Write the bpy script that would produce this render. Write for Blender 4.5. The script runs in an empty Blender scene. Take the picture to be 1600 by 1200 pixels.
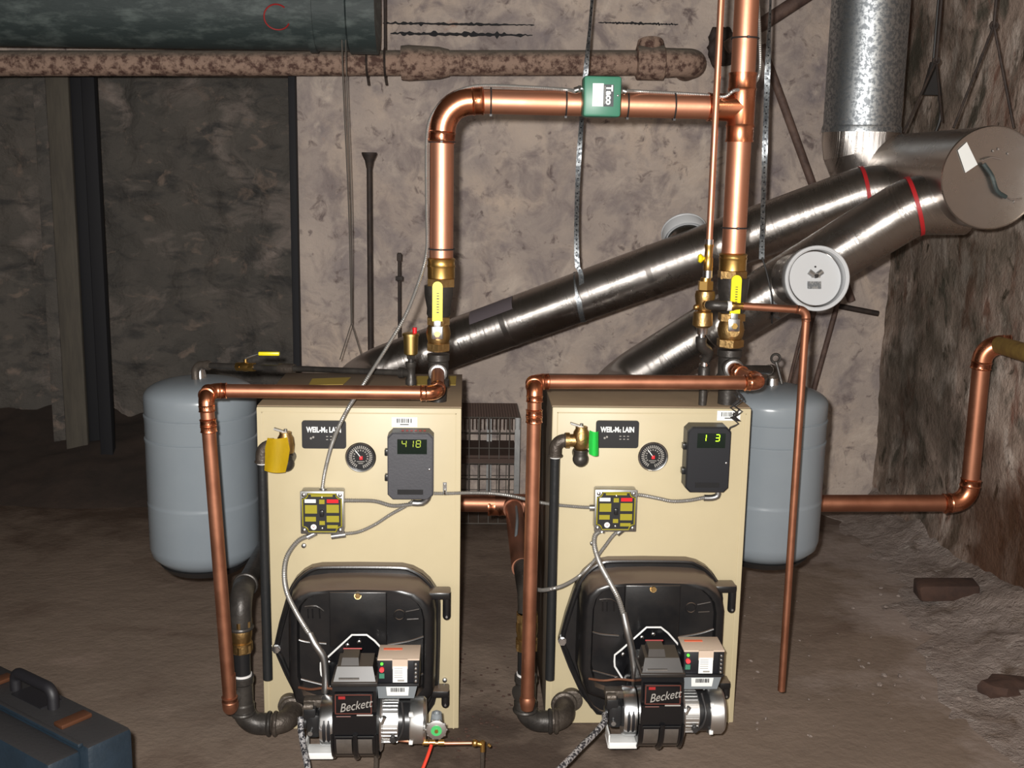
import bpy, bmesh, math, random
from mathutils import Vector, Matrix, noise
random.seed(7)
SC = bpy.context.scene
COL = SC.collection
PI = math.pi

# ------------------------------------------------------------------ camera
FPX = 1749.0
YAW, PITCH, ROLL = .0426, .1868, .0173
CAM = Vector((.5286, -2.8044, 1.4781))
_cy, _sy, _cp, _sp = math.cos(YAW), math.sin(YAW), math.cos(PITCH), math.sin(PITCH)
FW = Vector((_sy*_cp, _cy*_cp, -_sp)); _r = Vector((_cy, -_sy, 0)); _u = _r.cross(FW)
RT = _r*math.cos(ROLL) + _u*math.sin(ROLL)
UP = -_r*math.sin(ROLL) + _u*math.cos(ROLL)
cd = bpy.data.cameras.new('camera'); cam = bpy.data.objects.new('camera', cd); COL.objects.link(cam)
cd.sensor_width = 36; cd.lens = FPX/1600*36; cd.clip_start = .05
cam.matrix_world = Matrix(((RT.x, UP.x, -FW.x, CAM.x), (RT.y, UP.y, -FW.y, CAM.y), (RT.z, UP.z, -FW.z, CAM.z), (0, 0, 0, 1)))
SC.camera = cam
SC.view_settings.view_transform = 'Standard'; SC.view_settings.look = 'None'
SC.view_settings.gamma = 1; SC.view_settings.exposure = 0.0; SC.view_settings.use_curve_mapping = False

# ------------------------------------------------------------------ light: dim basement, the camera's flash + an added fill lamp
w = bpy.data.worlds.new('world'); SC.world = w; w.use_nodes = True
w.node_tree.nodes['Background'].inputs[0].default_value = (1.0, .93, .85, 1)
w.node_tree.nodes['Background'].inputs[1].default_value = .72
fl = bpy.data.lights.new('flash', 'SPOT'); fl.energy = 470; fl.spot_size = math.radians(120); fl.spot_blend = 1.0
fl.shadow_soft_size = .018; fl.color = (1.0, .97, .93)
flash = bpy.data.objects.new('flash', fl); COL.objects.link(flash)
flash.matrix_world = cam.matrix_world.copy(); flash.location = CAM - RT*.045 + UP*.045
bl = bpy.data.lights.new('fill_lamp', 'POINT'); bl.energy = 10; bl.color = (1.0, .82, .6); bl.shadow_soft_size = .05  # added lamp out of view, lifts the ambient light
fill_lamp = bpy.data.objects.new('fill_lamp', bl); COL.objects.link(fill_lamp); fill_lamp.location = (1.9, -1.9, 2.35)

def P(px, py, Y):
    d = FW + RT*((px-800)/FPX) - UP*((py-600)/FPX)
    return CAM + d*((Y-CAM.y)/d.y)
def PZ(px, py, Z):
    d = FW + RT*((px-800)/FPX) - UP*((py-600)/FPX)
    return CAM + d*((Z-CAM.z)/d.z)
def K(p):                      # metres per picture pixel at a point
    return (Vector(p)-CAM).dot(FW)/FPX
V = Vector

# ------------------------------------------------------------------ materials
def srgb(r, g, b):
    f = lambda c: (c/255/12.92) if c/255 <= .04045 else ((c/255+.055)/1.055)**2.4
    return (f(r), f(g), f(b), 1)
MATS = {}
def mat(name, col, rough=.5, metal=0, col2=None, nscale=8, bump=0, bscale=40, lo=.35, hi=.65, stretch=None,
        rough2=None, emit=0, coat=0, dust=None, spec=None, detail=6):
    m = bpy.data.materials.new(name); m.use_nodes = True; nt = m.node_tree; N = nt.nodes; L = nt.links
    b = N['Principled BSDF']
    b.inputs['Base Color'].default_value = col; b.inputs['Roughness'].default_value = rough
    b.inputs['Metallic'].default_value = metal
    if spec is not None: b.inputs['Specular IOR Level'].default_value = spec
    if coat: b.inputs['Coat Weight'].default_value = coat; b.inputs['Coat Roughness'].default_value = .15
    if emit: b.inputs['Emission Color'].default_value = col; b.inputs['Emission Strength'].default_value = emit
    tc = None
    def coords():
        nonlocal tc
        if tc is None:
            tc = N.new('ShaderNodeTexCoord').outputs['Object']
            if stretch:
                mp = N.new('ShaderNodeMapping'); mp.inputs['Scale'].default_value = stretch
                L.new(tc, mp.inputs[0]); tc = mp.outputs[0]
        return tc
    csock = None
    if col2 is not None or rough2 is not None:
        n = N.new('ShaderNodeTexNoise'); n.inputs['Scale'].default_value = nscale; n.inputs['Detail'].default_value = detail
        n.inputs['Roughness'].default_value = .65
        L.new(coords(), n.inputs['Vector'])
        mr = N.new('ShaderNodeMapRange'); mr.inputs[1].default_value = lo; mr.inputs[2].default_value = hi
        L.new(n.outputs['Fac'], mr.inputs[0])
        if col2 is not None:
            mx = N.new('ShaderNodeMix'); mx.data_type = 'RGBA'
            mx.inputs[6].default_value = col; mx.inputs[7].default_value = col2
            L.new(mr.outputs[0], mx.inputs[0]); csock = mx.outputs[2]
            L.new(csock, b.inputs['Base Color'])
        if rough2 is not None:
            m2 = N.new('ShaderNodeMapRange'); m2.inputs[3].default_value = rough; m2.inputs[4].default_value = rough2
            L.new(mr.outputs[0], m2.inputs[0]); L.new(m2.outputs[0], b.inputs['Roughness'])
    if dust is not None:                         # settled dust lies on faces that look up
        g = N.new('ShaderNodeNewGeometry'); sx = N.new('ShaderNodeSeparateXYZ'); L.new(g.outputs['Normal'], sx.inputs[0])
        mr = N.new('ShaderNodeMapRange'); mr.inputs[1].default_value = .35; mr.inputs[2].default_value = .85
        L.new(sx.outputs[2], mr.inputs[0])
        mx = N.new('ShaderNodeMix'); mx.data_type = 'RGBA'; mx.inputs[7].default_value = dust
        if csock: L.new(csock, mx.inputs[6])
        else: mx.inputs[6].default_value = col
        L.new(mr.outputs[0], mx.inputs[0]); L.new(mx.outputs[2], b.inputs['Base Color'])
        if metal:
            m3 = N.new('ShaderNodeMapRange'); m3.inputs[3].default_value = metal; m3.inputs[4].default_value = 0
            L.new(mr.outputs[0], m3.inputs[0]); L.new(m3.outputs[0], b.inputs['Metallic'])
    if bump:
        n = N.new('ShaderNodeTexNoise'); n.inputs['Scale'].default_value = bscale; n.inputs['Detail'].default_value = 8
        L.new(coords(), n.inputs['Vector'])
        bp = N.new('ShaderNodeBump'); bp.inputs['Strength'].default_value = bump; bp.inputs['Distance'].default_value = .01
        L.new(n.outputs['Fac'], bp.inputs['Height']); L.new(bp.outputs[0], b.inputs['Normal'])
    MATS[name] = m
    return m
copper = mat('copper', (.70, .345, .225, 1), .42, .94, (.60, .27, .165, 1), 6, rough2=.52, bump=.03, bscale=25)
copper_old = mat('aged_copper', (.38, .16, .095, 1), .40, .92, (.45, .20, .12, 1), 9, rough2=.52)
copper_elbow = mat('copper_fitting', (.84, .36, .21, 1), .22, 1, (.66, .24, .12, 1), 14, rough2=.34)
copper_dull = mat('dull_copper', (.30, .14, .09, 1), .45, 1, (.42, .19, .12, 1), 8, rough2=.6)
brass = mat('brass', (.72, .47, .16, 1), .28, 1, (.55, .33, .10, 1), 20, rough2=.4)
brass_dull = mat('cast_brass', (.50, .33, .14, 1), .42, 1, (.38, .24, .10, 1), 20, bump=.15, bscale=120)
iron = mat('black_iron', srgb(74, 70, 66), .42, .45, srgb(48, 45, 43), 14, bump=.12, bscale=90)
iron_cast = mat('malleable_iron', srgb(98, 90, 82), .45, .5, srgb(66, 58, 52), 10, bump=.25, bscale=110)
castblack = mat('black_painted_casting', (.008, .008, .009, 1), .30, 0, (.013, .012, .012, 1), 30, bump=.02, bscale=220, spec=.5, dust=srgb(98, 84, 73))
blackpl = mat('black_plastic', (.014, .014, .015, 1), .3)
blackpaint = mat('black_gloss_paint', (.006, .006, .007, 1), .16, spec=.6)
blackpipe = mat('black_coated_pipe', (.016, .017, .018, 1), .36, bump=.1, bscale=60)
cream = mat('cream_enamel', srgb(191, 178, 146), .42, 0, srgb(186, 173, 141), 3, spec=.4)
creamtop = mat('top_cream_enamel', srgb(150, 130, 104), .6, 0, srgb(132, 112, 90), 5, lo=.3, hi=.7)  # darker, browner mottled cream for the top panel
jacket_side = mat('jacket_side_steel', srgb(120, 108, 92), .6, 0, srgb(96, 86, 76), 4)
tankgrey = mat('grey_tank_enamel', srgb(132, 140, 146), .26, 0, srgb(126, 134, 141), 3, spec=.5)
steel = mat('stainless_flue_steel', (.52, .49, .46, 1), .22, 1, (.45, .42, .40, 1), 4, stretch=(1, 1, 1), rough2=.32, bump=.03, bscale=9)
galv = mat('galvanised_steel', (.52, .55, .57, 1), .42, 1, (.24, .26, .28, 1), 85, lo=.42, hi=.58, rough2=.55, detail=2)
chrome = mat('zinc_plated_steel', (.72, .73, .74, 1), .25, 1)
alu = mat('aluminium', (.80, .80, .79, 1), .30, 1, (.66, .66, .66, 1), 10, rough2=.4)
cable_m = mat('armoured_cable_steel', (.42, .41, .39, 1), .42, .75)
zincbox = mat('cast_zinc', (.50, .50, .49, 1), .4, 1, (.38, .38, .38, 1), 30)
white = mat('white_paint', srgb(226, 226, 224), .4)
damperwhite = mat('white_enamel', srgb(196, 198, 200), .35)
flashgrey = mat('flash_lit_grey_plastic', srgb(66, 66, 71), .45, 0, srgb(61, 61, 66), 9, bump=.05, bscale=200)  # same plastic as the dark control, flash glare painted in as lighter grey
darkbox = mat('dark_grey_plastic', srgb(24, 25, 30), .42)
boxgrey = mat('grey_painted_steel', srgb(118, 124, 128), .4)
darkplate = mat('charcoal_plate', srgb(36, 35, 37), .35)
yellow = mat('yellow_vinyl', srgb(232, 216, 20), .35)
yellowtag = mat('yellow_tag', srgb(220, 186, 20), .6, 0, srgb(205, 172, 16), 6)
greentag = mat('green_tag', srgb(60, 232, 100), .6)
red = mat('red_plastic', srgb(214, 30, 40), .35)
redtape = mat('red_tape', srgb(170, 34, 38), .4)
redtube = mat('red_tubing', srgb(206, 60, 40), .4)
tape = mat('thread_seal_tape', srgb(222, 220, 218), .5)
taco = mat('green_enamel', srgb(62, 122, 98), .42, 0, srgb(56, 114, 92), 6)
label_w = mat('white_label', srgb(226, 228, 226), .5)
label_b = mat('black_print', (.008, .008, .01, 1), .5)
label_bl = mat('blue_print', srgb(30, 60, 130), .5)
label_dk = mat('dark_label', srgb(20, 30, 36), .5)
olive = mat('olive_print', srgb(150, 140, 20), .5)
beige = mat('beige_control_cover', srgb(196, 176, 158), .5)
orange = mat('orange_print', srgb(224, 104, 70), .5)
redprint = mat('red_print', srgb(150, 30, 30), .5)
brownline = mat('brown_red_print', srgb(96, 48, 38), .5)
silverpr = mat('silver_print', srgb(150, 146, 140), .4)
lcd_off = mat('display_window', (.006, .012, .008, 1), .15)
led_green = mat('green_segments', (.45, 1, .02, 1), .4, emit=2.2)
led_yel = mat('dim_yellow_segments', (.30, .38, .02, 1), .4, emit=.5)
led_g = mat('green_lamp', (.1, 1, .05, 1), .4, emit=1.0)
led_r = mat('red_button', (.9, .05, .06, 1), .4, emit=.25)
vent_brass = mat('plain_brass', (.62, .44, .16, 1), .38, 1)
transf = mat('transformer_cover', srgb(44, 39, 36), .38, 0, srgb(36, 33, 31), 30, dust=srgb(62, 55, 50))
brownrod = mat('brown_rusty_pipe', srgb(112, 90, 80), .7, 0, srgb(78, 60, 54), 20)
rust = mat('rusty_pipe', srgb(156, 130, 114), .85, 0, srgb(84, 60, 52), 36, bump=.5, bscale=60, lo=.45, hi=.6, dust=srgb(112, 104, 94))
rod_m = mat('rusty_rod', srgb(66, 54, 48), .7, .2, srgb(44, 38, 36), 30)
soil = mat('dark_soil', srgb(62, 50, 43), .95, 0, srgb(48, 40, 35), 5, bump=.6, bscale=14)
ductm = mat('weathered_green_duct', srgb(50, 60, 60), .6, 0, srgb(92, 102, 100), 9, lo=.48, hi=.72, bump=.15, bscale=30, stretch=(1, 1, 3))
darkpost = mat('black_post', srgb(26, 26, 30), .8)
board = mat('old_board', srgb(92, 86, 76), .85, 0, srgb(78, 73, 66), 5, stretch=(6, 6, .8), bump=.2, bscale=20)
case_m = mat('blue_case_plastic', srgb(28, 42, 54), .5, 0, srgb(22, 35, 45), 10, bump=.1, bscale=120, dust=srgb(44, 43, 44))
case_d = mat('dark_case_handle', srgb(24, 23, 27), .55)
tape_tan = mat('tan_pipe_wrap', srgb(150, 122, 58), .7, 0, srgb(120, 92, 44), 20)
wire_m = mat('cage_wire', srgb(104, 98, 92), .5, .5)
cagetop = mat('rusty_cage_mesh', srgb(84, 66, 58), .7, .2)
brick_m = mat('dark_brick', srgb(78, 56, 46), .9, 0, srgb(60, 44, 38), 12, bump=.4, bscale=30)
wiredark = mat('dark_wire', srgb(40, 38, 38), .5)
blue = mat('blue_cap', srgb(30, 70, 190), .4)

def brushed(name, axis, base='stainless_flue_steel'):
    """rolled steel whose fine rings run round the given axis"""
    m = MATS[base].copy(); m.name = name; nt = m.node_tree; N = nt.nodes; L = nt.links; b = N['Principled BSDF']
    tc = N.new('ShaderNodeTexCoord'); dp = N.new('ShaderNodeVectorMath'); dp.operation = 'DOT_PRODUCT'
    L.new(tc.outputs['Object'], dp.inputs[0]); dp.inputs[1].default_value = Vector(axis).normalized()
    n = N.new('ShaderNodeTexNoise'); n.noise_dimensions = '1D'; n.inputs['Scale'].default_value = 1100; n.inputs['Detail'].default_value = 2
    L.new(dp.outputs['Value'], n.inputs['W'])
    bp = N.new('ShaderNodeBump'); bp.inputs['Strength'].default_value = 1.0; bp.inputs['Distance'].default_value = .0006
    L.new(n.outputs['Fac'], bp.inputs['Height']); L.new(bp.outputs[0], b.inputs['Normal'])
    return m
def ramp_mix(nt, fac, a, b):
    mx = nt.nodes.new('ShaderNodeMix'); mx.data_type = 'RGBA'
    nt.links.new(fac, mx.inputs[0])
    for i, s in ((6, a), (7, b)):
        if isinstance(s, tuple): mx.inputs[i].default_value = s
        else: nt.links.new(s, mx.inputs[i])
    return mx.outputs[2]
def wallmat(name, base, second, stains, scale=2.2, bump=.9, bscale=7, vert=False, rough=.92, zones=(), spots=()):
    """plaster or stone: two tones plus list of (colour, noise scale, lo, hi, stretch)"""
    m = bpy.data.materials.new(name); m.use_nodes = True; nt = m.node_tree; N = nt.nodes; L = nt.links
    b = N['Principled BSDF']; b.inputs['Roughness'].default_value = rough; b.inputs['Specular IOR Level'].default_value = .2
    tc = N.new('ShaderNodeTexCoord').outputs['Object']
    def nz(sc, lo, hi, st=(1, 1, 1), off=0, det=7, dist=0.0):
        mp = N.new('ShaderNodeMapping'); mp.inputs['Scale'].default_value = st; mp.inputs['Location'].default_value = (off, off*.7, off*.3)
        L.new(tc, mp.inputs[0])
        n = N.new('ShaderNodeTexNoise'); n.inputs['Scale'].default_value = sc; n.inputs['Detail'].default_value = det
        n.inputs['Roughness'].default_value = .62; n.inputs['Distortion'].default_value = dist
        L.new(mp.outputs[0], n.inputs['Vector'])
        mr = N.new('ShaderNodeMapRange'); mr.inputs[1].default_value = lo; mr.inputs[2].default_value = hi
        L.new(n.outputs['Fac'], mr.inputs[0]); return mr.outputs[0], n.outputs['Fac']
    f, _ = nz(scale, .35, .65)
    c = ramp_mix(nt, f, base, second)
    for i, (col, sc, lo, hi, st) in enumerate(stains):
        f, _ = nz(sc, lo, hi, st, off=3.1*(i+1), dist=.6)
        c = ramp_mix(nt, f, c, col)
    for (col, axis, p0, p1, sc, amt) in zones:          # a deposit that thickens towards one side of the room
        sx = N.new('ShaderNodeSeparateXYZ'); L.new(tc, sx.inputs[0])
        mr = N.new('ShaderNodeMapRange'); mr.clamp = False; mr.inputs[1].default_value = p0; mr.inputs[2].default_value = p1
        L.new(sx.outputs[axis], mr.inputs[0])
        _, nf = nz(sc, 0, 1, off=17.0)
        ad = N.new('ShaderNodeMath'); ad.operation = 'MULTIPLY_ADD'; ad.inputs[1].default_value = 5.0; L.new(nf, ad.inputs[0]); 
        sb = N.new('ShaderNodeMath'); sb.operation = 'ADD'; sb.inputs[1].default_value = -2.5; L.new(mr.outputs[0], sb.inputs[0]); L.new(sb.outputs[0], ad.inputs[2])
        cl = N.new('ShaderNodeMath'); cl.operation = 'MULTIPLY'; cl.use_clamp = True; cl.inputs[1].default_value = 1; L.new(ad.outputs[0], cl.inputs[0])
        am = N.new('ShaderNodeMath'); am.operation = 'MULTIPLY'; am.inputs[1].default_value = amt; L.new(cl.outputs[0], am.inputs[0])
        c = ramp_mix(nt, am.outputs[0], c, col)
    for (col, ctr, r0, r1, sc, amt) in spots:            # stain with its own place and ragged edge
        vd = N.new('ShaderNodeVectorMath'); vd.operation = 'DISTANCE'; vd.inputs[1].default_value = ctr
        nn = N.new('ShaderNodeTexNoise'); nn.inputs['Scale'].default_value = sc; nn.inputs['Detail'].default_value = 7; L.new(tc, nn.inputs['Vector'])
        L.new(tc, vd.inputs[0])
        ma = N.new('ShaderNodeMath'); ma.operation = 'MULTIPLY_ADD'; ma.inputs[1].default_value = (r1-r0)*4; L.new(nn.outputs['Fac'], ma.inputs[0]); L.new(vd.outputs['Value'], ma.inputs[2])
        mr = N.new('ShaderNodeMapRange'); mr.inputs[1].default_value = r1+(r1-r0)*2; mr.inputs[2].default_value = r0+(r1-r0)*2; mr.inputs[4].default_value = amt
        L.new(ma.outputs[0], mr.inputs[0]); c = ramp_mix(nt, mr.outputs[0], c, col)
    L.new(c, b.inputs['Base Color'])
    _, h1 = nz(bscale, 0, 1, det=10); _, h2 = nz(bscale*7, 0, 1, det=4, off=9)
    ad = N.new('ShaderNodeMath'); ad.operation = 'MULTIPLY_ADD'; ad.inputs[1].default_value = .25
    L.new(h2, ad.inputs[0]); L.new(h1, ad.inputs[2])
    bp = N.new('ShaderNodeBump'); bp.inputs['Strength'].default_value = bump; bp.inputs['Distance'].default_value = .04
    L.new(ad.outputs[0], bp.inputs['Height']); L.new(bp.outputs[0], b.inputs['Normal'])
    return m
plaster = wallmat('old_plaster', srgb(200, 184, 172), srgb(172, 159, 152),
                  [(srgb(142, 132, 132), 4.2, .50, .68, (1, 1, 1)), (srgb(206, 187, 171), 2.6, .50, .70, (1, 1, 1)), (srgb(146, 134, 131), 7, .52, .68, (1, 1, 1)), (srgb(210, 195, 182), 6, .56, .72, (1.1, 1, 1)),
                   (srgb(122, 109, 106), 16, .58, .70, (1, 1, 1)), (srgb(176, 144, 128), 7, .66, .74, (1, 1, 1))], bump=.6, bscale=5)
plaster_r = wallmat('stained_plaster', srgb(196, 176, 162), srgb(166, 146, 134),
                    [(srgb(104, 98, 88), 3.6, .52, .62, (1.3, 1.3, .8)), (srgb(222, 206, 194), 4.4, .52, .62, (1.3, 1.3, .8)),
                     (srgb(140, 106, 92), 5.5, .54, .66, (1.4, 1.4, .7)), (srgb(84, 72, 60), 12, .58, .68, (1.2, 1.2, .8))], scale=3, bump=.5, bscale=11,
                    zones=[(srgb(66, 64, 54), 1, 1.3, 2.2, 3.6, .6), (srgb(100, 72, 54), 2, .35, -.1, 3.0, .5)],
                    spots=[(srgb(62, 62, 50), (2.4, 1.45, 1.15), .25, .60, 5, .5), (srgb(70, 66, 54), (2.4, 1.0, 1.25), .12, .40, 6, .4), (srgb(92, 62, 44), (2.4, .85, .22), .20, .42, 5, .85), (srgb(64, 58, 48), (2.4, 1.6, .55), .2, .5, 5, .6)])
stone = wallmat('dark_rough_stone', srgb(104, 98, 92), srgb(86, 83, 79),
                [(srgb(146, 134, 126), 2.4, .54, .72, (1, 1, 1.5)), (srgb(74, 72, 70), 5, .52, .66, (1, 1, 2.2)), (srgb(128, 114, 104), 9, .58, .7, (1, 1, 1.6))], bump=1.0, bscale=4)
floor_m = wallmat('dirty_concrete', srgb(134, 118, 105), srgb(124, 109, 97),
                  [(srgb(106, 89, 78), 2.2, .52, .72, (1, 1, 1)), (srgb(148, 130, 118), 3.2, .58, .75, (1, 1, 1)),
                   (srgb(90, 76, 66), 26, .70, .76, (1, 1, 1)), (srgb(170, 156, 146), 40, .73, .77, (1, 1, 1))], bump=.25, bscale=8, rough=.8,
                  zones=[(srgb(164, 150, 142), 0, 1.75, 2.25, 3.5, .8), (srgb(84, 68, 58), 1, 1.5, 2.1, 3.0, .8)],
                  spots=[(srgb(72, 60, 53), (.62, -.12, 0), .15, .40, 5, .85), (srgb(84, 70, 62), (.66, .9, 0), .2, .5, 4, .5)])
rubble_m = wallmat('plaster_dust', srgb(170, 157, 150), srgb(150, 135, 126),
                   [(srgb(118, 102, 90), 6, .56, .70, (1, 1, 1)), (srgb(196, 186, 178), 18, .6, .7, (1, 1, 1))], bump=.9, bscale=18)

# ------------------------------------------------------------------ mesh helper
def frame(d):
    d = V(d).normalized(); a = V((0, 0, 1)) if abs(d.z) < .9 else V((1, 0, 0))
    x = d.cross(a).normalized(); return x, x.cross(d).normalized(), d
class MB:
    def __init__(s): s.b = bmesh.new()
    def face(s, vs):
        try: s.b.faces.new(vs)
        except ValueError: pass
    def ring(s, c, x, y, r, n, ph=0):
        return [s.b.verts.new(V(c) + x*(r*math.cos(2*PI*i/n+ph)) + y*(r*math.sin(2*PI*i/n+ph))) for i in range(n)]
    def bridge(s, a, b):
        n = len(a)
        for i in range(n): s.face((a[i], a[(i+1) % n], b[(i+1) % n], b[i]))
    def lathe(s, prof, o, d, n=32, cap=True):
        """prof: (distance along axis, radius)"""
        x, y, d = frame(d); prev = None; rings = []
        for t, r in prof:
            rg = s.ring(V(o)+d*t, x, y, max(r, 1e-5), n)
            if prev: s.bridge(prev, rg)
            prev = rg; rings.append(rg)
        if cap:
            s.face(rings[0][::-1]); s.face(rings[-1])
        return s
    def cyl(s, a, b, r, r2=None, n=24):
        a, b = V(a), V(b); return s.lathe([(0, r), ((b-a).length, r if r2 is None else r2)], a, b-a, n)
    def tube(s, pts, r, n=16, cap=True, radf=None):
        pts = [V(p) for p in pts]; m = len(pts)
        tan = []
        for i in range(m):
            t = (pts[min(i+1, m-1)] - pts[max(i-1, 0)]); tan.append(t.normalized())
        x, y, _ = frame(tan[0]); prev = None; first = None
        for i in range(m):
            if i:
                q = tan[i-1].rotation_difference(tan[i]); x = q @ x; y = q @ y
            rr = r if radf is None else radf(i)
            rg = s.ring(pts[i], x, y, rr, n)
            if prev: s.bridge(prev, rg)
            else: first = rg
            prev = rg
        if cap: s.face(first[::-1]); s.face(prev)
        return s
    def box(s, c, size, ax=None, bev=0):
        ax = ax or (V((1, 0, 0)), V((0, 1, 0)), V((0, 0, 1)))
        c = V(c); hx, hy, hz = [q/2 for q in size]
        t = bmesh.new(); bmesh.ops.create_cube(t, size=1)
        for v in t.verts: v.co = V((v.co.x*size[0], v.co.y*size[1], v.co.z*size[2]))
        if bev: bmesh.ops.bevel(t, geom=t.edges[:], offset=bev, segments=2, affect='EDGES', profile=.5)
        mp = {}
        for v in t.verts: mp[v.index] = s.b.verts.new(c + ax[0]*v.co.x + ax[1]*v.co.y + ax[2]*v.co.z)
        t.verts.index_update()
        for f in t.faces: s.face([mp[v.index] for v in f.verts])
        t.free(); return s
    def hull8(s, a, b):             # two quads a, b -> closed solid
        A = [s.b.verts.new(V(p)) for p in a]; B = [s.b.verts.new(V(p)) for p in b]
        s.face(A[::-1]); s.face(B); s.bridge(A, B); return s
    def prism(s, poly, off, bev=0):
        A = [s.b.verts.new(V(p)) for p in poly]; B = [s.b.verts.new(V(p)+V(off)) for p in poly]
        s.face(A[::-1]); s.face(B); s.bridge(A, B); return s
    def poly(s, pts): s.face([s.b.verts.new(V(p)) for p in pts]); return s
    def torus(s, c, d, R, r, n=40, k=10):
        x, y, d = frame(d); rs = []
        for i in range(n):
            a = 2*PI*i/n; o = x*math.cos(a) + y*math.sin(a)
            rs.append(s.ring(V(c)+o*R, o, d, r, k))
        for i in range(n): s.bridge(rs[i], rs[(i+1) % n])
        return s
    def sphere(s, c, r, sc=(1, 1, 1), seg=16):
        t = bmesh.ops.create_uvsphere(s.b, u_segments=seg, v_segments=seg//2, radius=r)
        for v in t['verts']: v.co = V(c) + V((v.co.x*sc[0], v.co.y*sc[1], v.co.z*sc[2]))
        return s
    def mesh(s, name, loc, angle=35):
        bmesh.ops.recalc_face_normals(s.b, faces=s.b.faces[:])
        bmesh.ops.translate(s.b, verts=s.b.verts[:], vec=-V(loc))
        me = bpy.data.meshes.new(name); s.b.to_mesh(me); s.b.free()
        for p in me.polygons: p.use_smooth = True
        me.set_sharp_from_angle(angle=math.radians(angle)); return me
def tagit(o, label=None, cat=None, group=None, kind=None):
    if label: o['label'] = label
    if cat: o['category'] = cat
    if group: o['group'] = group
    if kind: o['kind'] = kind
    return o
def thing(name, loc, label, cat, group=None):
    o = bpy.data.objects.new(name, None); COL.objects.link(o); o.location = V(loc); o.empty_display_size = .05
    return tagit(o, label, cat, group)
ORG = {}
def part(root, name, mb, m, label=None, kind=None, angle=35):
    """a mesh child; vertices given in world space of the un-moved thing"""
    top = root
    while top.parent: top = top.parent
    org = V(ORG.setdefault(top.name, top.location.copy()))
    me = mb.mesh(name, org, angle); me.materials.append(m)
    o = bpy.data.objects.new(name, me); COL.objects.link(o); o.parent = root
    return tagit(o, label, kind=kind)
def solo(name, mb, m, loc, label, cat, group=None, kind=None, angle=35):
    me = mb.mesh(name, loc, angle); me.materials.append(m)
    o = bpy.data.objects.new(name, me); COL.objects.link(o); o.location = V(loc)
    return tagit(o, label, cat, group, kind)
def structure(name, mb, m, angle=60):
    me = mb.mesh(name, (0, 0, 0), angle); me.materials.append(m)
    o = bpy.data.objects.new(name, me); COL.objects.link(o); o['kind'] = 'structure'; return o
def children(o): return [c for c in bpy.data.objects if c.parent == o]
def copy_tree(o, parent=None):
    c = o.copy(); COL.objects.link(c); c.parent = parent
    for ch in children(o): copy_tree(ch, c)
    return c
def word(root, name, s, size, c, ax, m, bold=0.0, shear=0, sx=1, depth=.0006, label=None):
    """lettering: centre c, ax = (right, up) vectors"""
    cu = bpy.data.curves.new(name, 'FONT'); cu.body = s; cu.size = size; cu.align_x = 'CENTER'; cu.align_y = 'CENTER'
    cu.offset = bold; cu.shear = shear; cu.extrude = depth/2
    t = bpy.data.objects.new('tmp', cu); COL.objects.link(t)
    dg = bpy.context.evaluated_depsgraph_get(); me = bpy.data.meshes.new_from_object(t.evaluated_get(dg))
    bpy.data.objects.remove(t); bpy.data.curves.remove(cu)
    top = root
    while top.parent: top = top.parent
    org = V(ORG.setdefault(top.name, top.location.copy()))
    r, u = V(ax[0]).normalized(), V(ax[1]).normalized(); nn = r.cross(u)
    for v in me.vertices: v.co = V(c) + r*(v.co.x*sx) + u*v.co.y + nn*v.co.z - org
    me.materials.clear(); me.materials.append(m)
    o = bpy.data.objects.new(name, me); COL.objects.link(o); o.parent = root
    return tagit(o, label)
def spline(pts, step=.01):
    pts = [V(p) for p in pts]; q = [pts[0]*2-pts[1]] + pts + [pts[-1]*2-pts[-2]]; out = []
    for i in range(1, len(q)-2):
        a, b, c, d = q[i-1:i+3]; n = max(2, int((c-b).length/step))
        for k in range(n):
            t = k/n
            out.append(.5*((2*b) + (c-a)*t + (2*a-5*b+4*c-d)*t*t + (3*b-a-3*c+d)*t**3))
    out.append(pts[-1]); return out
def armored(pts, r):
    sp = spline(pts, .0007); step = .0021; out = [sp[0]]; acc = 0
    for i in range(1, len(sp)):
        acc += (sp[i]-sp[i-1]).length
        if acc >= step: out.append(sp[i]); acc = 0
    m = MB(); m.tube(out, r, 10, radf=lambda i: r*(1.0 if i % 2 else .78)); return m
def fillet(pts, br, seg=8):
    """rounded polyline; returns the path and elbow spans"""
    pts = [V(p) for p in pts]; out = [pts[0]]; spans = []
    for i in range(1, len(pts)-1):
        a = (pts[i-1]-pts[i]).normalized(); b = (pts[i+1]-pts[i]).normalized()
        ang = a.angle(b); 
        if ang > PI-.03: out.append(pts[i]); continue
        t = br/math.tan(ang/2); A = pts[i]+a*t; B = pts[i]+b*t
        cen = pts[i] + (a+b).normalized()*(br/math.sin(ang/2))
        arc = []
        for k in range(seg+1):
            f = k/seg; va, vb = A-cen, B-cen; th = va.angle(vb)
            arc.append(cen + (va*math.sin((1-f)*th) + vb*math.sin(f*th))/math.sin(th))
        spans.append(arc); out += arc
    out.append(pts[-1]); return out, spans
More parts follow.
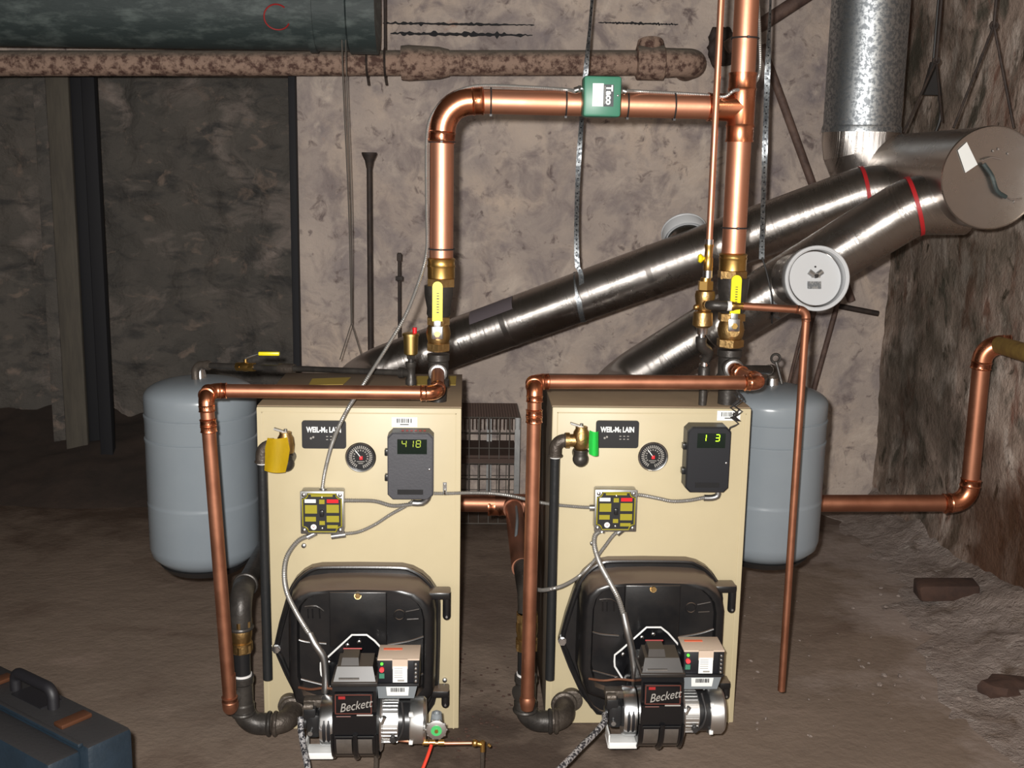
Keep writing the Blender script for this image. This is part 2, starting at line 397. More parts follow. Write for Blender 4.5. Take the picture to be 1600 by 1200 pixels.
def run(root, pts, r, m, mf=None, br=None, collar=1.13, elbows=True, tname='tube', n=24):
    """copper run: one tube mesh plus a fitting mesh for each elbow"""
    br = br or r*1.6
    path, spans = fillet(pts, br, 10)
    tb = MB(); tb.tube(path, r, n); part(root, tname, tb, m)
    if elbows:
        for arc in spans:
            e = MB(); d0 = (arc[0]-arc[1]).normalized(); d1 = (arc[-1]-arc[-2]).normalized()
            L = r*.85
            e.tube([arc[0]+d0*L] + arc + [arc[-1]+d1*L], r*collar, n)
            for q, d in ((arc[0], d0), (arc[-1], d1)):
                e.lathe([(L*.0, r*collar), (L*.1, r*(collar+.08)), (L*.25, r*collar), (L*.8, r*collar), (L, r*(collar+.08)), (L*1.15, r*1.01)], q, d, n)
            part(root, 'elbow', e, mf or m)
def coupling(root, c, d, r, L, m, name='coupling'):
    d = V(d).normalized(); e = MB()
    e.lathe([(-L/2, r*1.0), (-L/2, r*1.14), (-L*.4, r*1.14), (-L*.36, r*1.08), (-L*.08, r*1.08), (0, r*1.15), (L*.08, r*1.08), (L*.36, r*1.08), (L*.4, r*1.14), (L/2, r*1.14), (L/2, r)], c, d, 28)
    return part(root, name, e, m)
def hexnut(mb, c, d, r, L):
    x, y, d = frame(d); a = mb.ring(V(c)-d*L/2, x, y, r, 6); b = mb.ring(V(c)+d*L/2, x, y, r, 6)
    mb.face(a[::-1]); mb.face(b); mb.bridge(a, b)
X_, Y_, Z_ = V((1, 0, 0)), V((0, 1, 0)), V((0, 0, 1))

# ------------------------------------------------------------------ setting
def sheet(mb, o, ex, ey, nrm, cell=.05, amp=.02, sc=2.5, fine=.006, seed=0):
    o, ex, ey, nrm = V(o), V(ex), V(ey), V(nrm)
    nx = max(2, int(ex.length/cell)); ny = max(2, int(ey.length/cell)); g = []
    for j in range(ny+1):
        row = []
        for i in range(nx+1):
            p = o + ex*(i/nx) + ey*(j/ny)
            d = amp*noise.noise(p*sc + V((seed, 0, 0))) + fine*noise.noise(p*sc*6)
            row.append(mb.b.verts.new(p + nrm*d))
        g.append(row)
    for j in range(ny):
        for i in range(nx): mb.face((g[j][i], g[j][i+1], g[j+1][i+1], g[j+1][i]))
    return g
BW, XR, XO, ZO, RW, ZC = 2.10, 2.40, -.205, 1.90, 2.72, 2.75      # back wall, right wall, opening edge and head, alcove wall, ceiling
m = MB(); sheet(m, (XO, BW, 0), (XR-XO+.05, 0, 0), (0, 0, ZC), (0, -1, 0), amp=.022)
sheet(m, (-3.2, BW, ZO), (XO+3.2, 0, 0), (0, 0, ZC-ZO), (0, -1, 0), amp=.01)
m.poly([(XO, BW, 0), (XO, RW+.1, 0), (XO, RW+.1, ZO), (XO, BW, ZO)]); m.poly([(-3.2, BW, ZO), (XO, BW, ZO), (XO, RW+.1, ZO), (-3.2, RW+.1, ZO)])
structure('wall_back', m, plaster)
m = MB(); sheet(m, (-3.2, RW, 0), (3.2+XO+.02, 0, 0), (0, 0, ZO+.05), (0, -1, 0), cell=.03, amp=.10, sc=1.7, fine=.045, seed=5)
structure('wall_alcove', m, stone)
m = MB(); sheet(m, (XR, -3.5, 0), (0, BW+3.6, 0), (0, 0, ZC), (-1, 0, 0), amp=.03, sc=2.0, fine=.008, seed=9)
structure('wall_right', m, plaster_r)
m = MB(); sheet(m, (-3.2, -3.5, 0), (0, RW+3.6, 0), (0, 0, ZC), (1, 0, 0), cell=.15)
structure('wall_left', m, stone)
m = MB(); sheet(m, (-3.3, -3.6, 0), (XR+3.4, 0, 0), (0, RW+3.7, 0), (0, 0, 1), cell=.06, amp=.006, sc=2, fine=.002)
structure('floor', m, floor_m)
m = MB(); m.box(((XR-3.2)/2, -.4, ZC+.05), (XR+3.4, 6.6, .1)); structure('ceiling', m, board)

# rubble bank where the plaster has fallen off the right wall
m = MB(); nx, ny = 46, 70
g = []
for j in range(ny+1):
    y = 2.05 - j/ny*3.6; row = []
    wd = .30 + .26*max(0, min(1, (1.2-y)/1.2)) + .12*noise.noise(V((0, y*3, 1))) + .06*noise.noise(V((3, y*9, 1))) + .03*noise.noise(V((3, y*26, 1)))
    for i in range(nx+1):
        u = i/nx; x = XR+.02 - u*wd
        h = (1-u)**2.0*(.10 + .05*noise.noise(V((x*4, y*4, 3)))) + .022*noise.noise(V((x*16, y*16, 0)))*(1-u*u) + .010*noise.noise(V((x*45, y*45, 0)))*(1-u)
        row.append(m.b.verts.new((x, y, max(h, 0)*(1 if u < .98 else 0) - (.012 if u > .97 else 0))))
    g.append(row)
for j in range(ny):
    for i in range(nx): m.face((g[j][i], g[j+1][i], g[j+1][i+1], g[j][i+1]))
solo('plaster_rubble', m, rubble_m, (XR-.1, .4, 0), 'bank of fallen grey plaster dust and rubble along the foot of the right wall', 'rubble', kind='stuff', angle=60)
p = PZ(1478, 930, .04)
m = MB(); m.box((0, 0, 0), (.21, .09, .06), bev=.012)
for v in m.b.verts: v.co += V((noise.noise(v.co*30), noise.noise(v.co*30+V((5, 0, 0))), noise.noise(v.co*30+V((9, 0, 0)))))*.008
o = solo('brick', m, brick_m, (0, 0, 0), 'dark brick lying in the pale rubble near the right wall', 'brick'); o.location = (p.x, p.y, .062); o.rotation_euler = (.05, -.06, -.1)
p = PZ(1585, 1078, .02)
m = MB(); m.sphere((0, 0, 0), .07, (1.5, .8, .5), 14)
for v in m.b.verts: v.co += v.co.normalized()*noise.noise(v.co*22)*.03
o = solo('stone', m, brick_m, (0, 0, 0), 'dark brown stone on the floor at the right edge of the picture', 'stone'); o.location = (p.x, p.y, .02)
stones = MB()
rr = random.Random(3)
for k in range(90):
    if k < 60: px, py = rr.uniform(1330, 1600), rr.uniform(840, 1110)
    else: px, py = rr.uniform(1150, 1420), rr.uniform(880, 1190)
    q = PZ(px, py, 0); s = rr.uniform(.002, .007) * (1.3 if k < 60 else .8)
    if q.x > XR-.05: continue
    t = bmesh.ops.create_icosphere(stones.b, subdivisions=1, radius=s)
    a = rr.uniform(0, 6)
    for v in t['verts']: v.co = V((q.x, q.y, s*.3+.004)) + V((v.co.x*1.3*math.cos(a)-v.co.y*math.sin(a), v.co.x*math.sin(a)+v.co.y, v.co.z*.7))
solo('plaster_chips', stones, rubble_m, (1.8, .3, 0), 'scattered small pale plaster chips on the floor right of the boilers', 'chips', kind='stuff')
ch = MB()
for k in range(70):
    q = PZ(rr.uniform(706, 800), rr.uniform(1020, 1195), 0); s = rr.uniform(.0015, .005)
    t = bmesh.ops.create_icosphere(ch.b, subdivisions=1, radius=s)
    for v in t['verts']: v.co = V((q.x, q.y, s*.3+.003)) + V((v.co.x*1.4, v.co.y, v.co.z*.6))
solo('floor_grit', ch, brick_m, PZ(750, 1100, 0), 'dark crumbled grit on the floor between the two boilers', 'grit', kind='stuff')

# low bank of dark soil and rubble along the foot of the alcove wall
m = MB(); nx, ny = 70, 26; g = []
for j in range(ny+1):
    row = []
    for i in range(nx+1):
        x = -3.1 + i/nx*(3.1+XO+.30); u = j/ny; y = 1.98 + .05*noise.noise(V((x*3, 0, 2))) + u*(RW+.05-1.98)
        edge = max(0, min(1, (XO+.25-x)/.35))
        row.append(m.b.verts.new((x, y, -.012 + edge*((u**.8)*.30 + .05*u*noise.noise(V((x*3, y*3, 0))) + .02*min(1, u*4)*noise.noise(V((x*11, y*11, 0)))))))
    g.append(row)
for j in range(ny):
    for i in range(nx): m.face((g[j][i], g[j][i+1], g[j+1][i+1], g[j+1][i]))
solo('soil_bank', m, soil, (-1.2, 2.3, 0), 'low bank of dark soil and rubble along the foot of the dark alcove wall', 'soil', kind='stuff', angle=60)
# dark posts and boards in the alcove on the left
def upright(name, px0, px1, Y, z0, z1, th, m_, label, cat):
    a, b = P(px0, 330, Y), P(px1, 330, Y); mb = MB(); mb.box(((a.x+b.x)/2, Y, (z0+z1)/2), (b.x-a.x, th, z1-z0), bev=.004)
    return solo(name, mb, m_, ((a.x+b.x)/2, Y, z0), label, cat)
upright('post', 140, 160, 2.35, .0, 1.93, .05, darkpost, 'black upright post standing against the dark stone at the left', 'post')
upright('post', 455, 466, 2.045, .0, 1.90, .05, darkpost, 'thin black upright at the edge where the pale plaster meets the dark alcove', 'post')
upright('board', 84, 119, 2.42, .0, 1.93, .03, board, 'wide old grey-brown board upright at the far left of the alcove', 'board')
upright('board', 119, 139, 2.46, .0, 1.93, .03, darkpost, 'narrow dark board beside the black post in the alcove', 'board')
upright('board', 64, 84, 2.50, .0, 1.93, .03, stone, 'narrow dark stone-grey upright left of the wide old board', 'board')

# overhead duct and rusty pipe
c0, c1 = P(-60, 2, 1.5), P(590, 12, 1.5); c0 = c1+(c0-c1)*((c1.x+3.15)/(c1.x-c0.x))
t = thing('duct', c1, 'large weathered green-grey round duct hanging under the ceiling at top left', 'duct')
dd = (c1-c0); m = MB(); m.lathe([(0, .155), (dd.length*.5, .155), (dd.length-.10, .155)], c0, dd, 64); part(t, 'duct_body', m, ductm)
m = MB(); m.lathe([(-.012, .155), (-.012, .163), (.012, .163), (.012, .155)], c0+dd*.93, dd, 64); part(t, 'seam_ring', m, ductm)
m = MB(); m.lathe([(-.11, .15), (-.10, .165), (.0, .166), (.0, .155), (-.01, .05)], c1, dd, 64); part(t, 'end_cap', m, ductm)
cc = P(432, 38, 1.5-.156); m = MB(); pts = []
for k in range(28):
    a_ = math.radians(50+k*10.5); ph = math.radians(-23)+.045*math.sin(a_)/.156
    pts.append(V((cc.x+.045*math.cos(a_), c1.y-.1562*math.cos(ph), c1.z+.1562*math.sin(ph))))
m.tube(pts, .003, 6); part(t, 'red_mark', m, redprint, 'red painted ring mark')
ry = 1.80
a, b, c = P(-80, 99, ry), P(1078, 98, ry), P(1092, 100, ry)
ld = (b-a).normalized()
t = thing('rusty_pipe', a, 'long rusty dust-topped iron pipe running along the back wall near the ceiling', 'pipe')
m = MB(); m.tube([a+(a-b)*((a.x+3.15)/(b.x-a.x)), b], .049, 32); part(t, 'pipe_length', m, rust)
def at_px(px): 
    # point on the rusty pipe axis under picture column px
    return a + (b-a)*((px+80)/1158)
m = MB(); m.lathe([(-.05, .05), (-.05, .066), (-.02, .069), (.10, .062), (.14, .052)], at_px(640), ld, 32); part(t, 'bell_joint', m, rust)
m = MB(); m.lathe([(-.06, .05), (-.055, .066), (.05, .068), (.055, .058), (.11, .056), (.12, .05)], at_px(1015), ld, 32)
m.lathe([(0, .052), (.07, .055), (.09, .05)], at_px(1015), Z_+Y_*.3, 24); part(t, 'tee_joint', m, rust)
m = MB(); e0 = at_px(1050); e, _ = fillet([e0, at_px(1078)+ld*.02, at_px(1078)+ld*.02+Y_*.2], .06, 10); m.tube(e, .056, 28); part(t, 'elbow', m, rust)
for px, lab in ((567, ''), (595, '')):
    m = MB(); q = at_px(px); m.torus(q, ld, .054, .005, 28, 6); m.tube([q+Z_*.05+V((0, 0, 0)), q+Z_*.75], .006, 8); m.tube([q-Z_*.05, q-Z_*.085+V((.006, -.01, 0))], .005, 8)
    solo('pipe_hook', m, rod_m, q, 'dark iron hook hanging over the rusty pipe, %s of the pair by the duct end' % ('left' if px == 567 else 'right'), 'hook', 'pipe hooks near the duct end')
# dark slots in the wall at the top
for (x0, x1, y0, th) in ((598, 835, 36, .012), (610, 832, 52, .02), (935, 1060, 35, .010)):
    pa, pb = P(x0, y0, BW-.012), P(x1, y0+3, BW-.012); m = MB(); n = 60; A = []; B = []
    for i in range(n+1):
        q = pa.lerp(pb, i/n); h = th*(.25+1.3*abs(noise.noise(V((i*2.3, y0, 0)))))*(math.sin(PI*min(.97, (i+.6)/n))**.4)
        dz = .006*noise.noise(V((i*1.1, y0+5, 0))); A.append(q+Z_*(dz+h*.8)); B.append(q+Z_*(dz-h*(.6+.5*noise.noise(V((i*3.1, y0+9, 0))))))
    for s_, yy in ((A, 0), (B, 0)): pass
    m.prism(A+B[::-1], (0, .03, 0)); o = structure('trim_%d' % (x0), m, darkpost)
SC_names = [o for o in bpy.data.objects if o.name.startswith('trim_')]
for i, o in enumerate(SC_names): o.name = 'trim_%d' % (i+1)

# leaning and standing rods on the back wall
def rod(name, pts, r, m_, label, cat, n=12):
    mb = MB(); mb.tube(pts, r, n); return solo(name, mb, m_, pts[0], label, cat)
Yr = 1.72
t = thing('iron_stand_pipe', P(577, 560, Yr), 'thin black upright pipe with a flared top standing before the pale wall', 'pipe')
tp, bt = P(577, 243, Yr), P(577, 560, Yr); bt = V((tp.x, Yr, .05 if False else bt.z-.69+.0))
m = MB(); m.tube([V((tp.x, Yr, 0.0)), tp], .011, 16); part(t, 'pipe_length', m, rod_m)
m = MB(); m.lathe([(-.05, .012), (-.02, .018), (0, .028), (.006, .03), (.012, .03)], tp, Z_, 24); part(t, 'flared_top', m, rod_m)
tp = P(624, 395, Yr); t = thing('thin_rod', V((tp.x, Yr, 0)), 'short thin dark rod with a small joint, right of the flared upright pipe', 'rod')
m = MB(); m.tube([V((tp.x, Yr, 0)), tp], .007, 10); part(t, 'rod_length', m, rod_m)
m = MB(); q = P(624, 435, Yr); q.x = tp.x; m.box(q, (.03, .02, .018), bev=.003); m.box(P(624, 402, Yr), (.02, .016, .03), bev=.003); part(t, 'joint', m, rod_m)
rod('brown_pipe', [P(1190, 70, 1.85), P(1270, 290, 1.85), P(1330, 470, 1.85)], .017, brownrod, 'slanting rusty brown pipe on the wall behind the right copper riser', 'pipe')
rod('brown_pipe', [P(1135, 75, 1.9), P(1215, 22, 1.9), P(1270, -14, 1.9)], .028, brownrod, 'short thick dark pipe rising to the right at the top of the wall', 'pipe')
m = MB(); q = P(1128, 75, BW-.03); m.sphere(q, .062, (1, .5, 1.4), 40)
for v in m.b.verts: v.co += (v.co-q)*(noise.noise(v.co*14)*.5+noise.noise(v.co*45)*.25)
solo('pipe_stub', m, rod_m, q, 'dark crumbled pipe stub in the wall beside the thin copper feed tube', 'pipe')
def to_floor(p, q, drop):           # lengthen a leaning rod down to height drop
    d = q-p; return p + d*((p.z-drop)/(p.z-q.z))
for (x0, y0, x1, y1, r, lab) in ((1283, 440, 1238, 610, .014, 'thick leaning brown rod behind the damper, left of the leaning pair'), (1318, 440, 1268, 620, .011, 'leaning brown rod behind the damper, right of the leaning pair'), (1262, 480, 1232, 600, .007, 'thin leaning dark rod just behind the small copper drain pipe')):
    pa, pb = P(x0, y0, 1.95), P(x1, y1, 1.86); pb = to_floor(pa, pb, .01); pb.y = max(pb.y, 1.4)
    rod('leaning_rod', [pa, pb], r, brownrod, lab, 'rod')
rod('bracket', [P(1310, 478, 1.95), P(1372, 490, 1.95)], .012, rod_m, 'short dark bracket sticking out of the wall right of the damper', 'bracket')

# wire cage on the floor at the back
ca, cb = P(690, 652, 1.76), P(812, 652, 1.76); Lx0, Lx1 = .38, cb.x; y0, y1 = 1.76, 2.05; zt = ca.z
t = thing('wire_cage', (Lx1-.2, 1.8, 0), 'rusty wire cage standing on the floor between the boilers at the back wall', 'cage')
m = MB()
nx, nz, ny = 9, 7, 7
for i in range(nx+1):
    x = Lx0+(Lx1-Lx0)*i/nx
    m.tube([(x, y0, .01), (x, y0, zt)], .0022, 5); m.tube([(x, y1, .01), (x, y1, zt)], .002, 5)
for k in range(nz+1):
    z = .01+(zt-.01)*k/nz
    m.tube([(Lx0, y0, z), (Lx1, y0, z)], .003, 5); m.tube([(Lx1, y0, z), (Lx1, y1, z)], .003, 5); m.tube([(Lx0, y1, z), (Lx1, y1, z)], .002, 5)
for j in range(ny+1):
    y = y0+(y1-y0)*j/ny; m.tube([(Lx1, y, .01), (Lx1, y, zt)], .0022, 5)
part(t, 'wire_grid', m, wire_m)
m = MB()
for i in range(34):
    x = Lx0+(Lx1-Lx0)*i/33; m.tube([(x, y0, zt), (x, y1, zt+.0)], .0026, 5)
for j in range(22):
    y = y0+(y1-y0)*j/21; m.tube([(Lx0, y, zt), (Lx1, y, zt)], .0026, 5)
for i in range(24):
    x = Lx0+(Lx1-Lx0)*i/23; m.tube([(x, y0-.002, zt), (x, y0-.002, zt-.05)], .002, 4)
part(t, 'top_mesh', m, cagetop)
m = MB(); m.box(((Lx0+Lx1)/2, (y0+y1)/2, .30), (Lx1-Lx0-.02, y1-y0-.02, .012)); m.box(((Lx0+Lx1)/2, y0+.004, .285), (Lx1-Lx0, .012, .02)); part(t, 'shelf', m, cagetop)
for (x, y) in ((Lx1-.008, y0+.008), (Lx1-.12, y1-.02), (Lx0+.01, y0+.01), (Lx0+.01, y1-.01)):
    m = MB(); m.box((x, y, zt/2), (.022, .022, zt)); part(t, 'corner_post', m, zincbox)

# ------------------------------------------------------------------ boilers
W, H, D = .52, .883, .478
def PB(px, py, Y=-.004): return P(px, py, Y)
def rrect(x0, x1, z0, z1, y, r, n=4):
    pts = []
    for cx, cz, a0 in ((x1-r, z0+r, -90), (x1-r, z1-r, 0), (x0+r, z1-r, 90), (x0+r, z0+r, 180)):
        for k in range(n+1):
            a = math.radians(a0+90*k/n); pts.append(V((cx+r*math.cos(a), y, cz+r*math.sin(a))))
    return pts
def catmull_closed(pts, n=6):
    out = []; m_ = len(pts)
    for i in range(m_):
        a, b, c, d = pts[i-1], pts[i], pts[(i+1) % m_], pts[(i+2) % m_]
        for k in range(n):
            t = k/n; out.append(.5*((2*b)+(c-a)*t+(2*a-5*b+4*c-d)*t*t+(3*b-a-3*c+d)*t**3))
    return out
B1 = thing('boiler', (W/2, D/2, 0), 'left cream oil boiler, the one with a yellow tag on its relief valve', 'boiler')
# jacket: side panels, top and back as one sheet-metal shell
m = MB(); m.box((W/2, D/2+.006, H/2), (W-.004, D-.012, H-.006), bev=.003); part(B1, 'jacket', m, jacket_side)
m = MB(); m.box((W/2, D/2+.004, H-.001), (W, D-.008, .006), bev=.001); part(B1, 'top_panel', m, creamtop)
m = MB(); m.box((W/2, .004, H/2), (W, .016, H), bev=.003)
part(B1, 'front_panel', m, cream)
m = MB()
for (a, b) in (((.014, H-.014), (W-.014, H-.014)), ((.014, H-.014), (.014, .0)), ((W-.014, H-.014), (W-.014, .0))):
    cx, cz = (a[0]+b[0])/2, (a[1]+b[1])/2
    m.box((cx, -.0045, cz), (abs(b[0]-a[0])+.003, .002, abs(b[1]-a[1])+.003))
part(B1, 'panel_seam', m, cream)
m = MB(); 
for (px, py) in ((695, 1062), (475, 852)): m.lathe([(0, .0065), (.006, .006), (.008, .003)], PB(px, py), -Y_, 16)
part(B1, 'panel_screw', m, zincbox)
# maker's plate
a, b = PB(472, 700), PB(541, 657); a.x, b.x = PB(472, 678).x, PB(541, 678).x
pl = part(B1, 'nameplate', MB().prism(rrect(a.x, b.x, a.z, b.z, -.004, .007), (0, -.005, 0)), darkplate)
cx = (a.x+b.x)/2
word(pl, 'lettering', 'WEIL-M', .0195, (cx-.0200, -.0098, b.z-.024), (X_, Z_), label_w, bold=.0008, sx=.72)
word(pl, 'lettering', 'c', .0150, (cx+.0068, -.0098, b.z-.0255), (X_, Z_), label_w, bold=.0006, sx=.74)
word(pl, 'lettering', 'LAIN', .0195, (cx+.0285, -.0098, b.z-.024), (X_, Z_), label_w, bold=.0008, sx=.72)
m = MB()
for dx, dz in ((-.033, .046), (-.027, .043)): m.cyl((cx+dx, -.009, b.z-dz), (cx+dx, -.0105, b.z-dz), .0028, n=12)
part(pl, 'indicator', m, silverpr)
m = MB()
for dx in (.008, .018, .028):
    for dz in (.041, .049): m.box((cx+dx, -.0095, b.z-dz), (.005, .001, .0022))
part(pl, 'small_print', m, silverpr)
# combination gauge
g0 = PB(564, 713, -.01); R = 24*K(g0)
gp = part(B1, 'gauge', MB().lathe([(0, R*.9), (.014, R*.96), (.020, R*1.0), (.022, R*.95), (.021, R*.90), (.014, R*.88)], V((g0.x, -.002, g0.z)), -Y_, 48), chrome)
part(gp, 'gauge_face', MB().lathe([(0, R*.90), (.003, R*.90)], V((g0.x, -.014, g0.z)), -Y_, 48), blackpl)
m = MB()
for k in range(34):
    if k in (24, 25, 26): continue
    a_ = math.radians(k*360/34); q = V((g0.x+math.cos(a_)*R*.66, -.018, g0.z+math.sin(a_)*R*.66)); u = V((math.cos(a_), 0, math.sin(a_))); 
    m.box(q, (.0024, .0008, R*.20), (u.cross(Y_), Y_, u))
for k in range(13):
    a_ = math.radians(215-k*250/12); q = V((g0.x+math.cos(a_)*R*.45, -.018, g0.z+math.sin(a_)*R*.45)); u = V((math.cos(a_), 0, math.sin(a_)))
    m.box(q, (.0025, .0008, .004), (u.cross(Y_), Y_, u))
part(gp, 'dial_marks', m, silverpr)
u = V((-.6, 0, .8)); m = MB(); m.box(V((g0.x, -.0195, g0.z))+u*.010, (.002, .001, R*.62), (u.cross(Y_), Y_, u)); part(gp, 'needle', m, label_w)
m = MB(); m.box((g0.x+.001, -.019, g0.z-.002), (.008, .002, .009)); part(gp, 'dial_centre', m, red)
m = MB(); m.box((g0.x, -.0185, g0.z-R*.30), (.020, .0008, .0018)); m.box((g0.x, -.0185, g0.z-R*.42), (.012, .0008, .0018)); part(gp, 'small_print', m, silverpr)
# bar code label
def barcode(root, px0, px1, py0, py1, Y, name='barcode_label', root_off=V((0, 0, 0))):
    a, b = P(px0, py1, Y)+root_off, P(px1, py0, Y)+root_off; cx, cz = (a.x+b.x)/2, (a.z+b.z)/2; w_, h_ = b.x-a.x, b.z-a.z
    lb = part(root, name, MB().box((cx, Y, cz), (w_, .0012, h_)), label_w); m = MB(); q = random.Random(int(px0)); x = cx-w_*.30
    while x < cx+w_*.32:
        wd = q.choice((.0008, .0014, .0022)); m.box((x, Y-.0009, cz+h_*.14), (wd, .0006, h_*.42)); x += wd+q.choice((.0010, .0016, .0022))
    m.box((cx, Y-.0009, cz-h_*.25), (w_*.34, .0006, h_*.09)); part(lb, 'bar_code', m, label_b); return lb
# cast-iron burner door
def px_poly(pts, Y): return [P(x, y, Y) for x, y in pts]
fl_pts = px_poly([(427, 1013), (436, 972), (447, 934), (453, 918), (462, 904), (474, 893), (486, 886.5), (502, 883.5), (560, 883), (628, 884), (645, 888), (660, 896), (672, 907), (681, 920), (686, 932), (688.5, 945), (688, 1000), (686, 1072), (679, 1100), (664, 1122), (640, 1135), (560, 1139), (494, 1130), (468, 1100), (445, 1055), (434, 1030)], -.03)
door = part(B1, 'burner_door', MB().prism(fl_pts, (0, .028, 0)), castblack, 'black cast-iron door')
fc_pts = px_poly([(456, 1000), (456, 962), (460, 944), (470, 932), (485, 926), (513, 922.5), (560, 921.5), (604, 922.5), (628, 924), (646, 929), (659, 939), (667, 950), (671, 968), (671, 1020), (670, 1081), (655, 1098), (628, 1104), (495, 1104), (467, 1094), (457, 1062)], -.125)
ctr = sum(fc_pts, V((0, 0, 0)))/len(fc_pts)
back = [V((ctr.x+(p.x-ctr.x)*1.10, -.028, ctr.z+(p.z-ctr.z)*1.09)) for p in fc_pts]

mid = [V((ctr.x+(p.x-ctr.x)*1.05, -.118, ctr.z+(p.z-ctr.z)*1.045)) for p in fc_pts]
m = MB(); r0 = [m.b.verts.new(p) for p in back]; r1 = [m.b.verts.new(p) for p in mid]; r2 = [m.b.verts.new(p) for p in fc_pts]
inn = [V((ctr.x+(p.x-ctr.x)*.93, -.125, ctr.z+(p.z-ctr.z)*.93)) for p in fc_pts]; in2 = [V((ctr.x+(p.x-ctr.x)*.90, -.112, ctr.z+(p.z-ctr.z)*.90)) for p in fc_pts]
r3 = [m.b.verts.new(p) for p in inn]; r4 = [m.b.verts.new(p) for p in in2]
for q0, q1 in ((r0, r1), (r1, r2), (r2, r3), (r3, r4)): m.bridge(q0, q1)
m.face(r4); m.face(r0[::-1]); part(door, 'door_face', m, castblack, angle=50)
m = MB(); rim = catmull_closed([V((ctr.x+(p.x-ctr.x)*.955, -.032, ctr.z+(p.z-ctr.z)*.965)) for p in fl_pts[:]], 3)
m.tube(rim+[rim[0]], .006, 8); part(door, 'door_rim', m, castblack)
a, b = P(516, 1010, -.12), P(604, 924, -.12); m = MB(); m.box(((a.x+b.x)/2, -.118, (a.z+b.z)/2), (b.x-a.x, .018, b.z-a.z), bev=.003); part(door, 'raised_panel', m, castblack)
m = MB()
for pts in (((459, 997), (478, 1003), (510, 1006)), ((459, 1058), (480, 1064), (512, 1072)), ((606, 1008), (640, 1002), (668, 993)), ((664, 1052), (650, 1058), (640, 1058))):
    m.tube(spline([P(x, y, -.113) for x, y in pts], .01), .0035, 8)
q = P(624, 961, -.112); m.torus(q, Y_, .013, .0022, 24, 6); m.tube([P(634, 956, -.112), P(655, 952, -.112)], .002, 6); m.tube([P(636, 968, -.112), P(654, 967, -.112)], .002, 6)
for x in (481, 488, 499): m.tube([P(x, 950, -.112), P(x+1, 966, -.112)], .002, 6)
m.tube(spline([P(476, 948, -.112), P(494, 947, -.112), P(506, 955, -.112)]), .002, 6)
part(door, 'cast_marks', m, castblack, kind='stuff')
m = MB(); hexnut(m, P(559, 931, -.130), Y_, .0075, .008); m.cyl(P(559, 931, -.128), P(559, 931, -.122), .009, n=20); part(door, 'bolt', m, brass_dull)
m = MB(); q = P(432, 1013, -.036); m.cyl(q+Y_*.01, q-Y_*.002, .011, n=20); hexnut(m, q-Y_*.006, Y_, .010, .010); part(door, 'bolt', m, chrome, 'zinc nut at the left corner')
for (x0, x1, y0, y1) in ((668, 704, 923, 963), (674, 702, 1076, 1100)):
    m = MB(); a, b = P(x0, y0, -.05), P(x1, y0, -.05); m.box(((a.x+b.x)/2, -.045, a.z-.008), (b.x-a.x, .05, .020), bev=.005)
    c_ = P(x1-6, y1, -.05); m.tube([(c_.x, -.058, a.z), (c_.x, -.058, c_.z+.004)], .0105, 16); m.sphere((c_.x, -.058, c_.z+.004), .0105)
    part(door, 'hinge', m, castblack)
    part(door, 'hinge_pin', MB().cyl((c_.x, -.068, c_.z+.006), (c_.x, -.071, c_.z+.006), .003, n=10), zincbox)
# mounting flange with pale gasket edge
gpts = [(550, 992), (573, 992), (585, 1001), (606, 1024), (606, 1058), (590, 1078), (520, 1078), (505, 1062), (501, 1050), (501, 1036), (512, 1027)]
gp3 = px_poly(gpts, -.134)
fl_ = part(door, 'mounting_flange', MB().prism(gp3, (0, .012, 0)), blackpaint)
m = MB(); m.tube(px_poly([(515, 1073), (502, 1054), (501, 1046), (501, 1036), (512, 1027), (550, 992), (573, 992), (585, 1001), (604, 1021)], -.136), .0026, 8, cap=True); part(fl_, 'gasket', m, white)
m = MB()
for (x, y) in ((561, 1003), (543, 1008), (514, 1035)): m.sphere(P(x, y, -.138), .0055, (1, .6, 1), 12)
part(fl_, 'flange_nut', m, chrome)
# lower left return port flange
m = MB(); q = P(452, 1103, -.02); m.lathe([(0, .030), (.02, .030), (.022, .024)], V((q.x, -.004, q.z)), -Y_, 28); part(B1, 'return_port', m, iron_cast)

B2OFF = V((.755, .027, .0))
B2 = copy_tree(B1); B2.location = B1.location + B2OFF
B2['label'] = 'right cream oil boiler, the one with a green tag on its relief valve'
B1['group'] = B2['group'] = 'pair of cream oil boilers'
def sub(root, nm):
    for c in children(root):
        if c.name.split('.')[0] == nm: return c
sub(B2, 'burner_door').location = V((-.004, 0, .009))
barcode(B1, 612, 652, 652, 667, -.0052); barcode(B2, 1120, 1157, 642, 657, .027-.0052)

